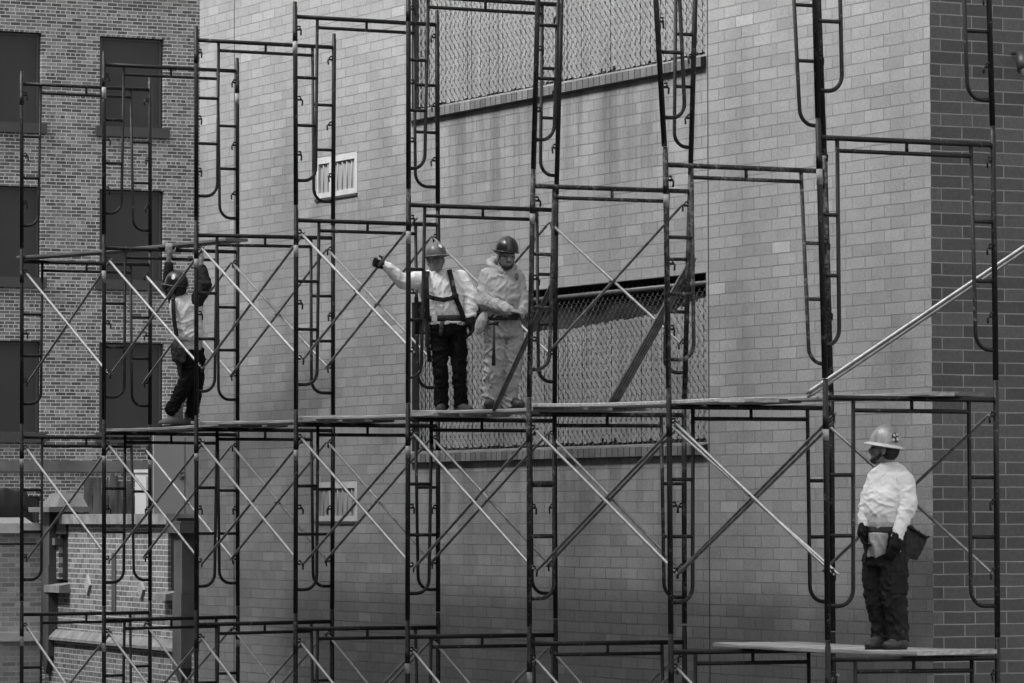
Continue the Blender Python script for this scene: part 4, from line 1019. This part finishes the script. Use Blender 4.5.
t = MB(); limb(t, [P(903.5, 481, -.05), P(907.5, 505, -.11), P(897.5, 530, -.18)], [.088, .074, .052]); limb(t, [P(898.5, 528, -.175), P(895.8, 537, -.19)], [.056, .045])
remesh(t, 'sleeve', M['shirt_white'], sh_, .008, 3, [(P(908, 508, -.09), .17, .016, Vector((.35, 0, 1)), 85), (P(899, 527, -.16), .09, .010, Vector((.6, 0, 1)), 120), (P(905, 486, -.05), .11, .007, Vector((1, 0, .2)), 80)], .005, (8, 8, 8), 51)
k = MB(); k.tube([P(889, 464, .02)+Vector((.078*math.cos(q*math.pi/12), .074*math.sin(q*math.pi/12), .006*math.cos(q*math.pi/12))) for q in range(25)], .010, 8, False); k.build('collar', M['shirt_white'], sh_, False)
wb_ = MB(); loft(wb_, [(P(884.5, 535, .02), .160, .145, R(-20)), (P(884.5, 527, .02), .166, .152, R(-20))], 36); be = wb_.build('belt', M['leather'], r_, False)
t = MB(); loft(t, [(P(877.5, 557, -.02), .072, .105, R(-20)), (P(879.5, 554.5, -.03), .085, .11, R(-20)), (P(880, 545, -.04), .088, .115, R(-20)), (P(881, 536, -.04), .092, .118, R(-20)), (P(881, 533, -.04), .092, .118, R(-20))], 30)
remesh(t, 'shirt_tail', M['hem_grey'], r_, .007, 2, [(P(879, 550, -.15), .15, .014, Vector((1, 0, .25)), 120)], .004, (16, 16, 5), 5)
t = MB()
loft(t, [(P(886, 566, .02), .150, .14, R(-20)), (P(886, 552, .02), .158, .145, R(-20)), (P(885.5, 534, .02), .154, .14, R(-20))])
for L in ([(876, 562, .09, .098), (875, 580, .08, .096), (876.5, 600, .07, .080), (880.5, 620, .08, .066), (881.5, 636, .09, .068)], [(893.5, 562, -.05, .112), (893, 580, -.06, .110), (894, 602, -.07, .094), (897, 622, -.05, .082), (897.5, 637, -.05, .084)]):
    limb(t, [P(a, b_, c) for a, b_, c, r0 in L], [r0 for a, b_, c, r0 in L])
pk = remesh(t, 'trousers', M['trousers_dark'], r_, .010, 3, [(P(881, 630, .08), .15, .012, Vector((.2, 0, 1)), 110), (P(897, 630, -.06), .16, .013, Vector((-.2, 0, 1)), 105), (P(894, 600, -.1), .15, .008, Vector((.6, 0, 1)), 70), (P(876, 600, .05), .15, .008, Vector((.4, 0, 1)), 75)], .010, (9, 9, 9), 15)
q = MB(); q.obox(P(888.5, 594, -.172), (.135, .01, 0), (0, .03, .0), (.004, .0, .165)); po = remesh(q, 'thigh_pocket', M['trousers_dark'], r_, .008, 4)
boot(r_, P(886.5, m.oy, .10), P(866, m.oy, .02), M['boot_dark'], 1.08, .13); boot(r_, P(906, m.oy, -.05), P(882.5, m.oy, -.12), M['boot_dark'], 1.08, .13)
h_ = MB(); hand(h_, P(862.5, 528, -.085), (.0, -.2, -1), (.8, -.4, 0), -1, .6, 1.12); limb(h_, [P(863.7, 525, -.065), P(862, 533, -.09)], [.040, .042]); remesh(h_, 'glove', M['glove_dark'], r_, .006, 1)
h_ = MB(); hand(h_, P(894.5, 540, -.20), (-.35, -.15, -1), (-.4, .7, 0), -1, .65, 1.2); limb(h_, [P(896, 535, -.19), P(893.5, 545, -.205)], [.044, .050]); remesh(h_, 'glove', M['glove_dark'], r_, .006, 1)
t = MB(); v = [P(908, 527, .0), P(911, 523, .14), P(930.5, 537, .13), P(926, 538, -.02), P(907, 557, .0), P(909, 558, .12), P(921, 556, .11), P(917, 561, .0)]
t.add(v, [(0, 1, 2, 3), (7, 6, 5, 4), (0, 4, 5, 1), (1, 5, 6, 2), (2, 6, 7, 3), (3, 7, 4, 0)]); limb(t, [P(906, 530, .0), P(906, 560, .0)], [.04, .03]); limb(t, [P(905, 560, -.03), P(904, 572, -.04)], [.025, .012])
tb_ = remesh(t, 'tool_bag', M['leather'], r_, .009, 6, amp=.006, freq=(12, 12, 12), seed=8)
q = MB(); q.tube([P(908, 527, -.012), P(917, 532, -.024), P(926, 538, -.03), P(930.5, 537, .13)], .010, 8); q.build('bag_rim', M['webbing'], tb_, False)

# ---- worker at the far left, arms raised to the plank above
m = Man(181, 13.85, .058, 'far left worker seen from behind in pale vest, arms raised to a plank'); P = m.p
hd = Head(P(176.5, 288.0, -.02), R(-125), R(10), R(-8), 1.02)
b = MB(); hd.shape(b); limb(b, [P(180, 293, .0), P(185, 300, .0)], [.058, .07])
loft(b, [(P(190, 350, .0), .13, .10, 0), (P(188, 325, .0), .14, .10, 0), (P(186, 305, .0), .11, .07, 0), (P(185, 297, .0), .09, .07, 0)])
limb(b, [P(173, 300, .10), P(166.5, 283, .14), P(168, 256, .10)], [.036, .032, .026]); limb(b, [P(199, 300, -.06), P(206, 284, -.10), P(201, 263, -.04)], [.036, .032, .026])
hand(b, P(168, 254, .10), (0, -.1, 1), (0, .8, .1), 1, .9, 1.05); hand(b, P(201, 262, -.04), (-.1, .1, 1), (-.3, .8, 0), -1, .8, 1.05)
for lx, kx, ax_, dd in ((184, 184, 178, .0), (194, 194, 190, .10)): limb(b, [P(lx, 352, dd), P(kx, 384, dd), P(ax_, 414, dd)], [.075, .052, .04])
m.body(b, M['skin_dark'], .008); r_ = m.root
hd.eyes(r_); hd.beard(r_); hd.hair(r_); hd.hat(r_, M['hat_black'], sticker=[(R(105), R(56), .020)], size=1.06)
t = MB(); limb(t, [P(175, 301, .08), P(166.5, 284, .14), P(168, 264, .11)], [.075, .064, .046]); limb(t, [P(197, 301, -.05), P(206, 285, -.10), P(202, 268, -.05)], [.078, .070, .046])
loft(t, [(P(191, 348, .0), .115, .10, 0), (P(190, 338, .0), .125, .105, 0), (P(188, 320, .0), .140, .112, 0), (P(187, 306, .0), .150, .1, 0), (P(185, 297, .0), .10, .08, 0)])
remesh(t, 'shirt', M['trousers_dark'], r_, .009, 3, [(P(206, 285, -.1), .13, .010, Vector((.3, 0, 1)), 100), (P(167, 284, .12), .13, .010, Vector((.3, 0, 1)), 100)], .005, (8, 8, 14), 21)
t = MB(); loft(t, [(P(190, 341, .0), .132, .125, 0), (P(189.5, 338, .0), .152, .135, 0), (P(187.5, 322, .0), .155, .132, 0), (P(186, 308, .0), .178, .125, 0), (P(186, 300, .0), .165, .105, 0), (P(186.5, 295, .0), .085, .078, 0)])
remesh(t, 'vest', M['vest'], r_, .009, 3, [(P(190, 325, -.13), .18, .009, Vector((.8, 0, -.6)), 75), (P(185, 337, -.1), .12, .006, Vector((.9, 0, .3)), 90)], .008, (9, 9, 9), 23)
strap(r_, [P(174, 299, -.10), P(174.5, 310, -.135), P(175.5, 322, -.14), P(178, 337, -.14)], .045, (-.5, -1, 0), M['webbing'], 'harness', .010)
t = MB(); loft(t, [(P(191, 350, .0), .115, .11, 0), (P(190.5, 340, .0), .12, .112, 0)], 28); remesh(t, 'shirt_tail', M['shirt_grey'], r_, .009, 2, amp=.005, freq=(12, 12, 8), seed=31)
t = MB(); loft(t, [(P(192, 362, .02), .125, .12, 0), (P(191.5, 348, .02), .122, .115, 0)])
for L in ([(191, 358, .0, .092), (188.5, 374, -.02, .086), (183, 389, -.03, .078), (176.5, 402, -.01, .074), (173.5, 408, .0, .084)], [(196.5, 358, .08, .09), (196, 380, .08, .078), (193, 400, .09, .068), (191.5, 413, .10, .07)]):
    limb(t, [P(a, b_, c) for a, b_, c, r0 in L], [r0 for a, b_, c, r0 in L])
remesh(t, 'trousers', M['trousers_black'], r_, .010, 3, [(P(177, 404, 0), .13, .012, Vector((.3, 0, 1)), 110), (P(184, 384, 0), .14, .009, Vector((.6, 0, 1)), 80)], .009, (9, 9, 11), 25)
boot(r_, P(183, m.oy-1.5, .0), P(159.5, m.oy-.0, -.05), M['boot_tan'], 1.12); boot(r_, P(193, m.oy, .12), P(177, m.oy, .06), M['boot_dark'])
t = MB(); limb(t, [P(176, 347, -.08), P(177, 358, -.09)], [.055, .050]); limb(t, [P(182, 349, -.11), P(183, 360, -.11)], [.045, .040]); limb(t, [P(179, 362, -.07), P(181, 380, -.06)], [.03, .015]); remesh(t, 'tool_bag', M['leather'], r_, .009, 2, amp=.006, freq=(20, 20, 20), seed=14)
